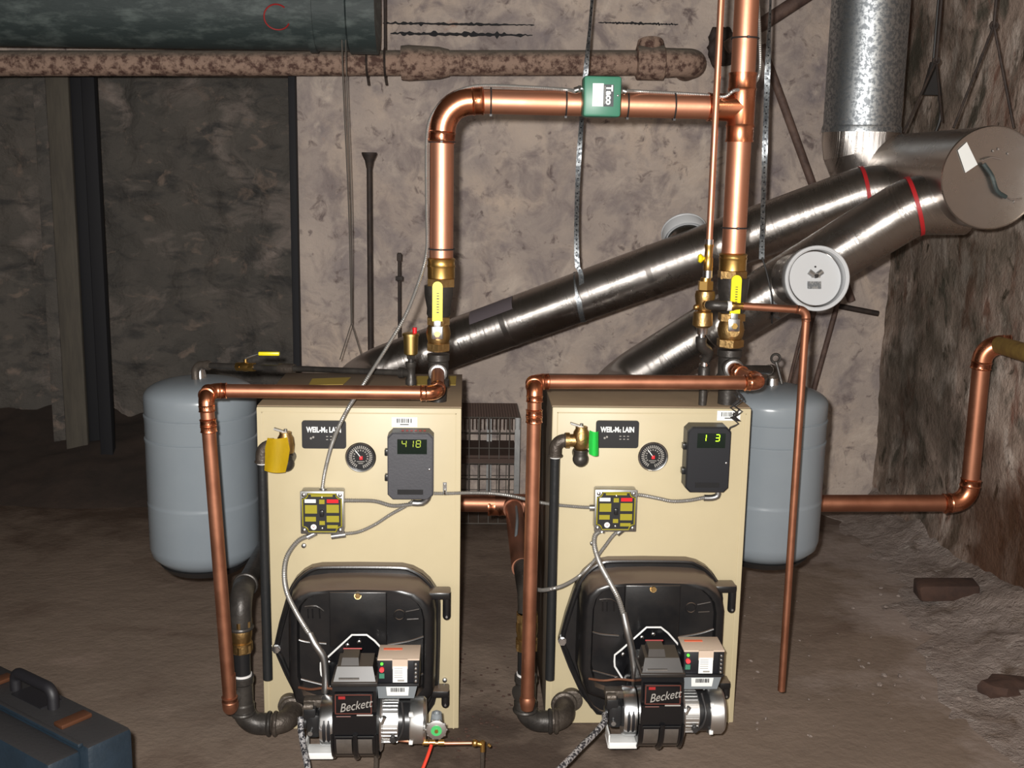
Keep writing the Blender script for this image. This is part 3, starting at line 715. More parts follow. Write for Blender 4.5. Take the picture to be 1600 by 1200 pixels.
# control module on each boiler
def control_box(root, px0, px1, py0, py1, Yp, dark, digits, dcol, grp, label):
    yf = Yp-.062; a, b = P(px0, py1, yf), P(px1, py0, yf)
    a.x, b.x = P(px0, (py0+py1)/2, yf).x, P(px1, (py0+py1)/2, yf).x
    mt = darkbox if dark else flashgrey; cx, cz = (a.x+b.x)/2, (a.z+b.z)/2; w_, h_ = b.x-a.x, b.z-a.z
    t = thing('boiler_control', (cx, Yp-.004, a.z), label, 'boiler control', grp)
    def chamf(x0, x1, z0, z1, y, c): return [V(q) for q in ((x0+c, y, z0), (x1-c, y, z0), (x1, y, z0+c), (x1, y, z1-c), (x1-c, y, z1), (x0+c, y, z1), (x0, y, z1-c), (x0, y, z0+c))]
    m = MB(); A = [m.b.verts.new(v) for v in chamf(a.x, b.x, a.z, b.z, Yp-.0045, .012)]; B = [m.b.verts.new(v) for v in chamf(a.x, b.x, a.z, b.z, yf+.008, .012)]
    m.face(A); m.face(B[::-1]); m.bridge(A, B); part(t, 'housing', m, mt)
    m = MB(); A = [m.b.verts.new(v) for v in chamf(a.x+.001, b.x-.001, a.z+.001, b.z-.001, yf+.008, .012)]; B = [m.b.verts.new(v) for v in chamf(a.x+.001, b.x-.001, a.z+.001, b.z-.001, yf+.002, .012)]
    C = [m.b.verts.new(v) for v in chamf(a.x+.003, b.x-.003, a.z+.003, b.z-.003, yf, .012)]
    m.face(A); m.face(C[::-1]); m.bridge(A, B); m.bridge(B, C); cv = part(t, 'cover', m, mt)
    dx0, dx1 = a.x+w_*.22, b.x-w_*.14; dz1, dz0 = b.z-h_*.09, b.z-h_*.31
    wn = part(cv, 'display', MB().box(((dx0+dx1)/2, yf-.0006, (dz0+dz1)/2), (dx1-dx0, .003, dz1-dz0)), lcd_off)
    SEG = {'0': 'abcdef', '1': 'bc', '3': 'abgcd', '4': 'fgbc', '8': 'abcdefg'}
    m = MB(); sh = (dz1-dz0)*.44; sw = sh*.62
    for i, ch_ in enumerate(digits):
        if ch_ == ' ': continue
        ox = dx0+(dx1-dx0)*(.16+.24*i); oz = dz1-(dz1-dz0)*.08-sh
        segs = {'a': (sw/2, sh, 0), 'b': (sw, sh*.75, 1), 'c': (sw, sh*.25, 1), 'd': (sw/2, 0, 0), 'e': (0, sh*.25, 1), 'f': (0, sh*.75, 1), 'g': (sw/2, sh/2, 0)}
        for s_ in SEG[ch_]:
            x, z, v_ = segs[s_]
            m.box((ox+x+(z/sh-.5)*.0015, yf-.0026, oz+z), (.0018, .001, sh*.42) if v_ else (sw*.75, .001, .0018))
    part(cv, 'display_digits', m, dcol)
    m = MB(); m.box((cx, yf-.0004, a.z+h_*.12), (w_*.56, .002, h_*.075)); part(cv, 'name_strip', m, blackpl)
    m = MB(); m.sphere((b.x-w_*.09, yf-.001, a.z+h_*.46), .0032, (1, .6, 1), 10); part(cv, 'cover_screw', m, chrome)
    for f in (.30, .68): part(t, 'latch', MB().box((a.x-.003, Yp-.035, a.z+h_*f), (.010, .022, .016), bev=.002), blackpl)
    if not dark:
        m = MB(); 
        for i in range(6): m.box((cx-.02+i*.011, Yp-.035, b.z+.0008), (.006, .012, .0012))
        part(t, 'top_marks', m, led_g if False else redprint)
    return t
control_box(B1, 605, 677, 677, 781, 0, False, '418', led_yel, 'boiler controls', 'grey boiler control coloured lighter for flash glare, with display on the left boiler')
control_box(B2, 1073, 1141, 668, 770, .027, True, '1 3', led_green, 'boiler controls', 'dark boiler control with bright green digits on the right boiler')

# service switch box with olive label plate
a, b = P(470, 833, -.045), P(537, 768, -.045); a.x, b.x = P(470, 800, -.045).x, P(537, 800, -.045).x
cx, cz = (a.x+b.x)/2, (a.z+b.z)/2; w_, h_ = b.x-a.x, b.z-a.z
SB = thing('switch_box', (cx, -.02, a.z), 'cast metal service switch box with black and olive plate on the left boiler', 'switch box', 'service switch boxes')
part(SB, 'back_box', MB().box((cx, -.024, cz), (w_, .040, h_), bev=.005), zincbox)
part(SB, 'cover_plate', MB().box((cx, -.0455, cz), (w_+.002, .005, h_+.002), bev=.002), zincbox)
def octo(s_, y):
    hx, hz = w_/2*s_, h_/2*s_; c = .012; pts = []
    for sx, sz, a0 in ((1, 1, 180), (-1, 1, 270), (-1, -1, 0), (1, -1, 90)):
        for k in range(5):
            a_ = math.radians(a0+90*(1-k/4)) ; pts.append(V((cx+sx*hx+c*math.cos(a_)*1, y, cz+sz*hz+c*math.sin(a_)*1)))
    return pts
def notched(s_, y, c):
    hx, hz = w_/2*s_, h_/2*s_; pts = []
    for (sx, sz) in ((1, -1), (1, 1), (-1, 1), (-1, -1)):
        order = [0, .25, .5, .75, 1]
        for f in order:
            th = f*PI/2
            # concave notch round the corner
            if sx*sz < 0: u_, v_ = math.sin(th), math.cos(th)
            else: u_, v_ = math.cos(th), math.sin(th)
            if sx*sz < 0: px_, pz_ = hx-c*math.cos(th), hz-c*math.sin(th)
            else: px_, pz_ = hx-c*math.sin(th), hz-c*math.cos(th)
            pts.append(V((cx+sx*px_, y, cz+sz*pz_)))
    return pts
lp = part(SB, 'label_plate', MB().prism(notched(.93, -.0481, .013), (0, -.001, 0)), label_b)
m = MB(); ring = notched(.90, -.0494, .014); m.tube(ring+[ring[0]], .0016, 6); part(lp, 'border_line', m, olive)
m = MB()
for (u0, u1, v0, v1) in ((.09, .40, .29, .54), (.09, .37, .58, .72), (.59, .91, .28, .52), (.59, .91, .55, .74), (.43, .57, .17, .30), (.43, .57, .68, .80), (.22, .78, .06, .12), (.60, .88, .78, .88)):
    m.box((a.x+w_*(u0+u1)/2, -.0497, b.z-h_*(v0+v1)/2), (w_*(u1-u0)*.9, .0008, h_*(v1-v0)*.8))
part(lp, 'olive_text_blocks', m, olive)
m = MB(); m.box((a.x+w_*.23, -.0497, b.z-h_*.22), (w_*.26, .001, h_*.085)); part(lp, 'white_text_block', m, label_w)
m = MB(); m.box((a.x+w_*.75, -.0497, b.z-h_*.22), (w_*.27, .001, h_*.085)); part(lp, 'red_text_block', m, red)
m = MB(); m.cyl((a.x+w_*.30, -.049, b.z-h_*.84), (a.x+w_*.30, -.0502, b.z-h_*.84), .0075, n=20); part(lp, 'round_emblem', m, label_w)
m = MB(); q = V((a.x+w_*.30, -.0508, b.z-h_*.84))
for s_ in (-1, 1): m.box(q+V((s_*.0016, 0, .001)), (.0014, .0008, .007), (V((math.cos(.5), 0, s_*math.sin(.5))), Y_, V((s_*-math.sin(.5)*-1, 0, math.cos(.5)))))
part(lp, 'emblem_mark', m, redprint)
part(SB, 'toggle', MB().box((cx, -.052, cz), (.010, .014, .017), bev=.002), blackpl)
m = MB()
for sx, sz in ((1, 1), (1, -1), (-1, 1), (-1, -1)): m.sphere((cx+sx*w_*.42, -.0485, cz+sz*h_*.42), .0055, (1, .5, 1), 12)
for sz in (-1, 1): m.sphere((cx, -.0505, cz+sz*h_*.37), .0032, (1, .6, 1), 10)
part(SB, 'cover_screw', m, chrome)
SB2 = copy_tree(SB); SB2.location = SB.location + V((.755, .027, .0))
SB2['label'] = 'cast metal service switch box with black and olive plate on the right boiler'

# ------------------------------------------------------------------ oil burners
Yb = -.27
C0 = P(552, 1125, Yb)
def BZ(py, Y): return P(552, py, Y).z
def BX(px, py, Y): return P(px, py, Y).x
U1 = thing('oil_burner', V((C0.x, -.2, 0)), 'black oil burner on the left boiler, with a copper oil line below it', 'oil burner', 'pair of oil burners')
xl, xr = BX(519, 1110, Yb-.08), BX(588, 1110, Yb-.08)
zt = BZ(1068, Yb-.06)
Rv = .084; prof = []
for k in range(25):
    a_ = math.radians(0-180*k/24); prof.append((Yb-Rv*math.cos(a_), C0.z+Rv*math.sin(a_)))
# front (-y) side up to top
prof = [(Yb-Rv*math.cos(math.radians(t_)), C0.z-Rv*math.sin(math.radians(t_))) for t_ in range(0, 181, 9)]
zs_ = BZ(1118, Yb-Rv)
prof = [(Yb-Rv+.008, zt-.012), (Yb-Rv+.008, zs_+.004), (Yb-Rv, zs_)] + prof + [(Yb+Rv, zt), (Yb-Rv+.016, zt)]
m = MB(); m.prism([V((xl, y, z)) for y, z in prof], (xr-xl, 0, 0)); hs = part(U1, 'blower_housing', m, blackpaint, angle=30)
m = MB()
for x in (xl-.001, xr+.001, (xl+xr)/2+.002):
    pts = [V((x, Yb-(Rv+.002)*math.cos(math.radians(t_)), C0.z-(Rv+.002)*math.sin(math.radians(t_)))) for t_ in range(-5, 120, 8)]
    m.tube(pts, .0035 if x != (xl+xr)/2+.002 else .007, 8)
part(hs, 'housing_ribs', m, blackpaint)
for s_ in (0, 1):                                 # two brushed plates on the belly
    x0, x1 = ((xl+.009, xl+.045), (xr-.047, xr-.010))[s_]; m = MB(); R2 = Rv+.0022; A = []
    rows = []
    for t_ in range(3, 36, 4):
        y, z = Yb-R2*math.cos(math.radians(t_)), C0.z-R2*math.sin(math.radians(t_)); rows.append((m.b.verts.new((x0, y, z)), m.b.verts.new((x1, y, z))))
    for q0, q1 in zip(rows, rows[1:]): m.face((q0[0], q0[1], q1[1], q1[0]))
    part(hs, 'belly_plate', m, zincbox, 'brushed metal plate')
m = MB(); m.tube([V(((xl+xr)/2+.006, Yb-Rv+.001, zs_)), V((xr-.008, Yb-Rv+.001, zs_))], .002, 6); part(hs, 'highlight_bar', m, silverpr)  # painted highlight: pale bar where the flash glints along the drum
m = MB(); m.tube([V((xl+.010, Yb-Rv+.001, zs_-.003)), V(((xl+xr)/2-.008, Yb-Rv+.001, zs_-.003))], .0018, 6); part(hs, 'brown_highlight_bar', m, brownline)  # painted highlight: brownish left half of the glint on the drum
m = MB(); m.tube([V((xl+.006, Yb-Rv-.002, C0.z+.002)), V((xr-.006, Yb-Rv-.002, C0.z+.002))], .0025, 8); part(hs, 'housing_seam', m, blackpaint)
# name plate
yn = Yb-Rv-.006; z0, z1 = BZ(1117, yn), BZ(1084, yn); x0, x1 = BX(522, 1100, yn), BX(582, 1100, yn)
npl = part(hs, 'nameplate', MB().box(((x0+x1)/2, yn+.003, (z0+z1)/2), (x1-x0, .006, z1-z0), bev=.001), blackpaint)
m = MB(); 
for (cx_, cz_, sx_, sz_) in (((x0+x1)/2, z1-.003, x1-x0-.004, .0022), ((x0+x1)/2, z0+.003, x1-x0-.004, .0022), (x0+.003, (z0+z1)/2, .0022, z1-z0-.004), (x1-.003, (z0+z1)/2, .0022, z1-z0-.004)): m.box((cx_, yn-.0003, cz_), (sx_, .0008, sz_))
part(npl, 'plate_border', m, brownline)
up_ = V((-.2, 0, .98)).normalized(); word(npl, 'lettering', 'Beckett', .030, ((x0+x1)/2+.004, yn-.0008, (z0+z1)/2-.004), (V((.98, 0, .18)), V((-.18, 0, .98))), silverpr, shear=.45, sx=.82)
m = MB(); m.box((x0+.018, yn-.0006, z1-.010), (.016, .0008, .007)); part(npl, 'red_mark', m, redprint)
# transformer on top
yt0, yt1 = Yb-Rv+.014, Yb+.012
tz = BZ(1062, yt0); m = MB(); m.box(((xl+xr)/2, (yt0+yt1)/2, zt+.004), (xr-xl+.006, yt1-yt0+.012, .010), bev=.002)
m.hull8([(xl+.002, yt0, zt+.008), (xr-.002, yt0, zt+.008), (xr-.002, yt1, zt+.008), (xl+.002, yt1, zt+.008)], [(xl+.010, yt0+.016, zt+.040), (xr-.010, yt0+.016, zt+.040), (xr-.010, yt1-.004, zt+.046), (xl+.010, yt1-.004, zt+.046)])
tr = part(U1, 'igniter', m, transf)
m = MB(); m.hull8([(C0.x-.026, yt0+.006, zt+.02), (C0.x+.022, yt0+.006, zt+.02), (C0.x+.022, yt1-.01, zt+.03), (C0.x-.026, yt1-.01, zt+.03)], [(C0.x-.020, yt0+.030, zt+.056), (C0.x+.018, yt0+.030, zt+.056), (C0.x+.018, yt1-.012, zt+.060), (C0.x-.020, yt1-.012, zt+.060)]); part(tr, 'igniter_cap', m, transf)
m = MB(); m.box((C0.x-.002, yt0+.001, zt+.016), (.048, .004, .004)); m.box((C0.x-.002, yt0-.002, zt+.007), (.050, .003, .003)); part(tr, 'front_lip', m, zincbox)
m = MB(); m.tube([(C0.x-.022, yt1-.010, zt+.060), (C0.x+.022, yt1-.010, zt+.060)], .002, 6); part(tr, 'red_edge', m, redprint)
m = MB()
for sx in (-1, 1):
    for y_ in (yt0+.012, yt1-.01): m.sphere(((xl+xr)/2+sx*.045, y_, zt+.016), .005, (1, 1, .8), 10)
part(tr, 'corner_screw', m, zincbox)
# grey junction box and primary control
yj0, yj1 = Yb-.055, Yb+.032
zj1, zj0 = BZ(1071, yj0), BZ(1093, yj0); xj0, xj1 = BX(589, 1080, yj0), BX(652, 1080, yj0)
m = MB(); m.hull8([(xj0+.003, yj0+.006, zj0), (xj1-.008, yj0+.006, zj0), (xj1-.008, yj1, zj0), (xj0+.003, yj1, zj0)], [(xj0, yj0, zj1), (xj1, yj0, zj1), (xj1, yj1, zj1), (xj0, yj1, zj1)])
jb = part(U1, 'junction_box', m, boxgrey)
m = MB(); m.box(((xj0+xj1)/2, (yj0+yj1)/2, zj1+.002), (xj1-xj0+.008, yj1-yj0+.008, .006), bev=.001); part(jb, 'box_lid', m, blackpl)
lb = part(jb, 'barcode_label', MB().hull8([((xj0+xj1)/2-.024, yj0+.0035, zj0+.008), ((xj0+xj1)/2+.026, yj0+.0035, zj0+.008), ((xj0+xj1)/2+.028, yj0-.0007, zj1-.004), ((xj0+xj1)/2-.026, yj0-.0007, zj1-.004)], [((xj0+xj1)/2-.024, yj0+.0055, zj0+.008), ((xj0+xj1)/2+.026, yj0+.0055, zj0+.008), ((xj0+xj1)/2+.028, yj0+.0013, zj1-.004), ((xj0+xj1)/2-.026, yj0+.0013, zj1-.004)]), label_w)
m = MB(); q = random.Random(5); x = (xj0+xj1)/2-.014
while x < (xj0+xj1)/2+.017:
    wd = q.choice((.0008, .0014, .002)); m.box((x, yj0-.0006, zj1-.011), (wd, .0016, .010)); x += wd+q.choice((.001, .0016))
part(lb, 'bar_code', m, label_b)
yc0, yc1 = yj0+.002, yj1-.004; zc0, zc1 = zj1+.005, BZ(1031, yc0); xc0, xc1 = BX(590, 1050, yc0), BX(655, 1050, yc0)
pc = part(U1, 'primary_control', MB().box(((xc0+xc1)/2, (yc0+yc1)/2, (zc0+zc1)/2), (xc1-xc0, yc1-yc0, zc1-zc0), bev=.003), darkbox)
xm = (xc0+xc1)/2
m = MB(); m.box((xm, (yc0+yc1)/2, zc1), (xc1-xc0+.001, yc1-yc0+.001, .004), bev=.001); m.box((xm+.004, yc0-.001, (zc1-.010)), (.036, .004, .024)); part(pc, 'beige_cover', m, beige)
m = MB(); m.box((xm-.016, (yc0+yc1)/2+.016, zc1+.0024), (.045, .010, .0008)); part(pc, 'orange_strip', m, orange)
lb = part(pc, 'white_label', MB().box((xm+.004, yc0-.0035, (zc0+zc1)/2-.006), (.034, .0012, .040)), label_w)
m = MB()
for k in range(5): m.box((xm+.000, yc0-.0045, (zc0+zc1)/2+.009-.0055*k), (.020, .0006, .0012))
m.box((xm+.006, yc0-.0045, (zc0+zc1)/2-.021), (.016, .0006, .004)); part(lb, 'small_print', m, silverpr)
part(pc, 'lamp', MB().lathe([(0, .0035), (.003, .003)], (xc0+.010, yc0, zc1-.010), -Y_, 12), led_g)
part(pc, 'reset_button', MB().lathe([(0, .0058), (.006, .0055)], (xc0+.010, yc0, zc1-.024), -Y_, 16), led_r)
m = MB(); m.box((xc0+.010, yc0-.001, zc1-.040), (.012, .003, .012)); part(pc, 'green_label', m, taco)
m = MB(); m.box((xc1-.008, yc0-.002, (zc0+zc1)/2), (.010, .005, .052)); part(pc, 'terminal_strip', m, blackpl)
m = MB()
for k in range(5): m.sphere((xc1-.008, yc0-.005, zc1-.010-k*.0105), .0036, (1, .8, 1), 8)
part(pc, 'terminal_screw', m, chrome)
# motor on the right, same axis
x0 = xr; m = MB(); m.lathe([(0, .068), (.006, .074), (.010, .070), (.012, .050)], (x0, Yb, C0.z), X_, 40); part(U1, 'motor_flange', m, alu)
xq = BX(618, 1125, Yb-.04); xw = BX(640, 1125, Yb-.04); xe = BX(665, 1125, Yb-.04)
m = MB(); m.lathe([(0, .050), (xq-x0, .050)], (x0+.006, Yb, C0.z), X_, 40)
for k in range(30):
    a_ = 2*PI*k/30; m.box((x0+.006+(xq-x0)*.55, Yb+.050*math.cos(a_), C0.z+.050*math.sin(a_)), ((xq-x0)*.8, .004, .007), (X_, V((0, math.cos(a_), math.sin(a_))), V((0, -math.sin(a_), math.cos(a_)))))
mo = part(U1, 'motor', m, alu)
m = MB(); m.lathe([(0, .049), (xw-xq+.004, .049)], (xq+.004, Yb, C0.z), X_, 40); part(mo, 'motor_band', m, blackpl)
m = MB(); m.lathe([(0, .054), (.004, .056), (xe-xw-.006, .056), (xe-xw, .050), (xe-xw+.002, .020)], (xw, Yb, C0.z), X_, 48); part(mo, 'end_bell', m, alu)
m = MB(); 
for a_ in (40, -40, 140, 220):
    c_ = V((xw+.003, Yb-.056*math.cos(math.radians(a_)), C0.z+.056*math.sin(math.radians(a_)))); m.box(c_, (.010, .010, .010), bev=.002)
part(mo, 'clamp_lug', m, white)
m = MB(); m.tube(spline([V((xq+.014, Yb-.02, C0.z+.055)), V((xq+.020, Yb-.052, C0.z+.02)), V((xq+.012, Yb-.053, C0.z-.015)), V((xq-.005, Yb-.045, C0.z-.035))]), .003, 8)
m.cyl((xq-.006, Yb-.044, C0.z-.022), (xq-.006, Yb-.060, C0.z-.022), .007, n=14); part(mo, 'motor_lead', m, wiredark)
m = MB(); m.tube([(x0+.010, Yb-.060, C0.z+.022), (x0+.018, Yb-.062, C0.z+.040)], .0055, 10); part(U1, 'lock_lever', m, alu)
# air band and fuel pump on the left
xa = BX(497, 1125, Yb-.05); m = MB(); m.lathe([(0, .040), (.003, .058), (.008, .060), (xl-xa-.002, .060), (xl-xa, .05)], (xa, Yb, C0.z), X_, 48); ab = part(U1, 'air_band', m, chrome, 'shiny slotted band')
for k, dx in enumerate((.010, .021)):
    m = MB(); rows = []
    for t_ in range(-26, 33, 6):
        y, z = Yb-.0612*math.cos(math.radians(t_)), C0.z-.0612*math.sin(math.radians(t_)); hw = .0038*(1 if -20 < t_ < 28 else .5)
        rows.append((m.b.verts.new((xa+dx+.004-hw, y, z)), m.b.verts.new((xa+dx+.004+hw, y, z))))
    for q0, q1 in zip(rows, rows[1:]): m.face((q0[0], q0[1], q1[1], q1[0]))
    part(ab, 'air_slot', m, label_b)
xp = BX(476, 1125, Yb-.03)
m = MB(); m.box(((xp+xa)/2+.002, Yb, C0.z-.002), (xa-xp, .062, .062), bev=.010); m.cyl((xp-.004, Yb, C0.z-.004), (xp+.01, Yb, C0.z-.004), .018, n=20)
m.box((xp+.012, Yb-.01, C0.z+.030), (.030, .04, .028), bev=.004); fp = part(U1, 'fuel_pump', m, blackpl)
m = MB(); m.box((xp+.020, Yb+.002, C0.z+.048), (.050, .03, .020), bev=.003); m.cyl((xp-.002, Yb-.02, C0.z+.046), (xp+.02, Yb-.02, C0.z+.046), .010, n=14); part(fp, 'bleed_screw', MB().cyl((xp+.014, Yb-.032, C0.z-.014), (xp+.014, Yb-.042, C0.z-.014), .006, n=12), zincbox); part(fp, 'pump_fittings', m, iron_cast)
m = MB(); yb_ = Yb-.045; m.box(((xp+xl)/2, yb_+.020, C0.z-.068), (xl-xp, .060, .006), bev=.001); m.box(((xp+xl)/2, yb_-.012, C0.z-.062), (xl-xp-.004, .006, .016), bev=.001); m.box((xp+.003, yb_+.02, C0.z-.052), (.004, .06, .03)); part(U1, 'mounting_bracket', m, white)
m = MB(); m.tube(spline([P(467, 1074, -.17), P(485, 1077, -.2), P(505, 1075, -.22), V((xl-.002, Yb+.02, C0.z+.07))]), .003, 8); part(U1, 'oil_tube', m, copper)
# air tube to the door
m = MB(); m.lathe([(0, .052), (Yb+Rv-.13, .052)], (C0.x, -.13, C0.z+.045), -Y_, 32); part(U1, 'air_tube', MB().cyl((C0.x, -.128, C0.z+.03), (C0.x, Yb+Rv-.01, C0.z+.03), .052, n=32), blackpaint); m.b.free()
m = MB(); m.box((C0.x, Yb+Rv+.004, C0.z+.02), (.09, .012, .14), bev=.003); part(U1, 'rear_plate', m, blackpaint)
U2 = copy_tree(U1); U2.location = U1.location + V((.733, .027, .009)); U2['label'] = 'black oil burner on the right boiler, over bare floor'

# oil line with green-centred valve in front of the left boiler
qa, qb = P(622, 1156, -.30), P(742, 1161, -.30)
t = thing('oil_supply_line', V((qa.x, -.3, 0)), 'thin copper oil line with brass fittings running right from the left burner', 'oil line')
m = MB(); m.tube(spline([P(610, 1148, -.26), P(622, 1156, -.29), P(680, 1161, -.30), qb]), .0042, 12); part(t, 'tube', m, copper)
m = MB(); 
for px in (665, 676, 690): m.cyl(P(px-5, 1160, -.30), P(px+4, 1160, -.30), .0072, n=12)
part(t, 'brass_fitting', m, brass); m = MB(); m.sphere(P(742, 1161, -.30), .009); c_ = P(752, 1163, -.30); m.cyl(P(742, 1161, -.30), c_, .006, n=12); m.cyl(P(754, 1158, -.3), P(754, 1174, -.3), .006, n=12); m.cyl(P(762, 1163, -.3), P(766, 1166, -.3), .004)
part(t, 'brass_fitting', m, brass)
e_ = P(754, 1170, -.3); m = MB(); m.tube([e_, V((e_.x, e_.y, .0))], .0055, 10); part(t, 'drop_tube', m, iron_cast)
q = P(682, 1139, -.32); t = thing('oil_valve', q-Y_*-.0, 'small round metal oil valve with a green centre beside the left burner motor', 'valve')
m = MB(); m.lathe([(-.02, .012), (-.004, .014), (0, .024), (.006, .024), (.008, .018)], q, -Y_, 32)
for k in range(10): a_ = 2*PI*k/10; m.sphere(q+V((.024*math.cos(a_), -.003, .024*math.sin(a_))), .0035, (1, 1, 1), 8)
m.cyl(q+V((0, .02, 0)), q+V((0, .02, -.03)), .010, n=16); part(t, 'handwheel', m, alu)
m = MB(); m.cyl(q+V((-.001, .016, .0)), q+V((0, .016, .034)), .016, .012, n=20); m.sphere(q+V((0, .012, .034)), .008, (1, 1, 1), 10); part(t, 'valve_body', m, boxgrey)
m = MB(); m.cyl(q-Y_*.008, q-Y_*.010, .013, n=24); part(t, 'green_disc', m, mat('green_disc_paint', srgb(70, 176, 100), .4)); m = MB(); m.cyl(q-Y_*.010, q-Y_*.014, .0045, n=12); part(t, 'wheel_nut', m, brass)
m = MB(); m.tube(spline([P(674, 1164, -.31), P(668, 1182, -.33), V(P(655, 1215, -.36))]), .0042, 10)
solo('red_hose', m, redtube, P(674, 1164, -.31), 'thin red hose curving down from the oil line to the floor', 'hose')
m = MB(); q = P(587, 1178, -.31); q2 = V((q.x, q.y, 0)); m.tube([P(588, 1168, -.31), q2], .006, 10); m.lathe([(0, .012), (.01, .012), (.014, .006)], q2, Z_, 16)
solo('support_foot', m, iron_cast, q2, 'small metal support foot under the left burner', 'foot')

# ------------------------------------------------------------------ boiler piping
YR = .08
def riser(idx, px, top_tee, bot):
    pass
def ball_valve(root, c, r, L, m_=None):
    """vertical brass ball valve body centred at c"""
    m_ = m_ or brass_dull; m = MB()
    m.lathe([(-L/2, r*.95), (-L*.42, r*1.0), (-L*.30, r*1.0), (-L*.28, r*.88), (-L*.18, r*1.0), (0, r*1.10), (L*.18, r*1.0), (L*.28, r*.88), (L*.30, r*1.0), (L*.42, r*1.0), (L/2, r*.95)], c, Z_, 32)
    hexnut(m, c-Z_*L*.37, Z_, r*1.14, L*.20); hexnut(m, c+Z_*L*.37, Z_, r*1.14, L*.20)
    m.cyl(c, c-Y_*(r*1.25), r*.42, n=20); return part(root, 'valve_body', m, m_)
def handle(root, c, x0, x1, y0, y1, Y, tilt=0):
    a, b = P(x0, y1, Y), P(x1, y0, Y); cx_ = (P(x0, (y0+y1)/2, Y).x+P(x1, (y0+y1)/2, Y).x)/2; w_ = P(x1, y0, Y).x-P(x0, y0, Y).x
    rr_ = w_/2; pts = [V((cx_-rr_, Y, a.z)), V((cx_+rr_, Y, a.z))] + [V((cx_+rr_*math.cos(math.radians(t_)), Y, b.z-rr_+rr_*math.sin(math.radians(t_)))) for t_ in range(0, 181, 20)]
    m = MB(); m.prism(pts, (0, .006, 0)); h = part(root, 'handle', m, yellow, 'yellow lever')
    m = MB(); q = random.Random(int(x0)); z = b.z-rr_*2.2
    while z > a.z+.02: s_ = q.uniform(.003, .006); m.box((cx_+.001, Y-.0004, z-s_/2), (.006, .0008, s_*.55)); z -= s_+.0025
    part(h, 'handle_print', m, label_b)
    m = MB(); m.box((cx_, Y+.004, a.z-.008), (w_*.7, .004, .03), bev=.001); m.box((cx_, c.y-.04 if False else Y+.004, a.z-.03), (w_*1.15, .006, .034), bev=.003)
    part(root, 'lever_plate', m, chrome); m = MB(); hexnut(m, V((cx_, Y-.002, a.z-.032)), Y_, .008, .008); part(root, 'stem_nut', m, brass)

# left riser: iron stub and tee, valve, reducer
def iron_riser(label, grp, pxb, pxt, ys, side_arm, wpx):
    """ys: base, tee bottom, tee top, valve bottom, valve top, reducer top, adapter top (picture rows)"""
    Zs = [P(pxb, y, YR).z for y in ys]; x = P((pxb+pxt)/2, (ys[1]+ys[4])/2, YR).x; k = K(P(pxb, 560, YR)); C = lambda z: V((x, YR, z))
    t = thing('supply_riser', V((x, YR, H)), label, 'pipe riser', grp); r = wpx/2*k
    m = MB(); m.cyl(C(H-.001), C(Zs[1]+.01), r*.86, n=28); part(t, 'pipe_stub', m, iron)
    m = MB(); m.lathe([(Zs[1], r*.92), (Zs[1], r*1.12), (Zs[1]+.016, r*1.12), (Zs[1]+.02, r), (Zs[2]-.02, r), (Zs[2]-.016, r*1.12), (Zs[2], r*1.12), (Zs[2], r*.9)], V((x, YR, 0)), Z_, 32)
    zt_ = P(pxb, side_arm, YR).z; m.lathe([(0, r*.85), (r*1.35, r*.80), (r*1.35, r*.92), (r*1.35+.014, r*.92), (r*1.35+.014, r*.7)], V((x, YR, zt_)), -Y_, 28); part(t, 'tee', m, iron)
    m = MB(); m.lathe([(0, r*.80), (.003, r*.78), (.004, r*.62)], V((x, YR-r*1.35-.014, zt_)), -Y_, 28); part(t, 'seal_ring', m, chrome)
    v = thing('ball_valve', V((x, YR, Zs[3])), 'brass ball valve with yellow lever on the %s boiler riser' % label.split()[0], 'valve', 'large ball valves')
    ball_valve(v, C((Zs[3]+Zs[4])/2), r*1.12, Zs[4]-Zs[3])
    m = MB(); m.lathe([(Zs[4]-.002, r*1.05), (Zs[4]+.006, r*1.2), (Zs[4]+.02, r*1.16), (Zs[5]-.035, r*1.34), (Zs[5]-.02, r*1.42), (Zs[5], r*1.42), (Zs[5], r*1.0)], V((x, YR, 0)), Z_, 36); part(t, 'reducer', m, iron)
    return t, v, x, Zs, zt_, r
R1 = iron_riser('left black iron riser with tee rising from the left boiler top', 'iron supply risers', 683, 687, (640, 603, 553, 548, 494, 446, 402), 578, 31)
R2 = iron_riser('right black iron riser with tee rising from the right boiler top', 'iron supply risers', 1137, 1144, (632, 596, 546, 542, 488, 434, 395), 571, 34)
handle(R1[1], V((R1[2], YR, 0)), 675.5, 691.5, 440, 502, YR-.052)
handle(R2[1], V((R2[2], YR, 0)), 1142, 1158, 430, 490, YR-.052)

# big copper supply header
x1, x2 = P(690, 300, YR).x, P(1148, 400, YR).x
z1b, z2b = R1[3][5], R2[3][5]; rH = .0305
zl = P(750, 158, YR).z; zr = P(1140, 168, YR).z
x2t = P(1158, 168, YR).x; x2 = (x2+x2t)/2; x2 = P(1151, 300, YR).x
t = thing('supply_header', V((x1, YR, zl)), 'large bright copper supply pipe joining both boilers overhead and rising out of view', 'copper pipe')
run(t, [V((x1, YR, z1b+.02)), V((x1, YR, zl)), V((x2, YR, zr))], rH, copper, copper_elbow, br=.075, n=36)
m = MB(); m.cyl(V((x2, YR, z2b+.02)), V((x2, YR, ZC)), rH, n=36); part(t, 'tube', m, copper)
m = MB(); m.lathe([(zr-.085, rH*1.01), (zr-.085, rH*1.18), (zr-.075, rH*1.12), (zr-.050, rH*1.13), (zr-.045, rH*1.2), (zr-.04, rH*1.13), (zr+.04, rH*1.13), (zr+.045, rH*1.2), (zr+.05, rH*1.13), (zr+.075, rH*1.12), (zr+.085, rH*1.18), (zr+.085, rH)], V((x2, YR, 0)), Z_, 36)
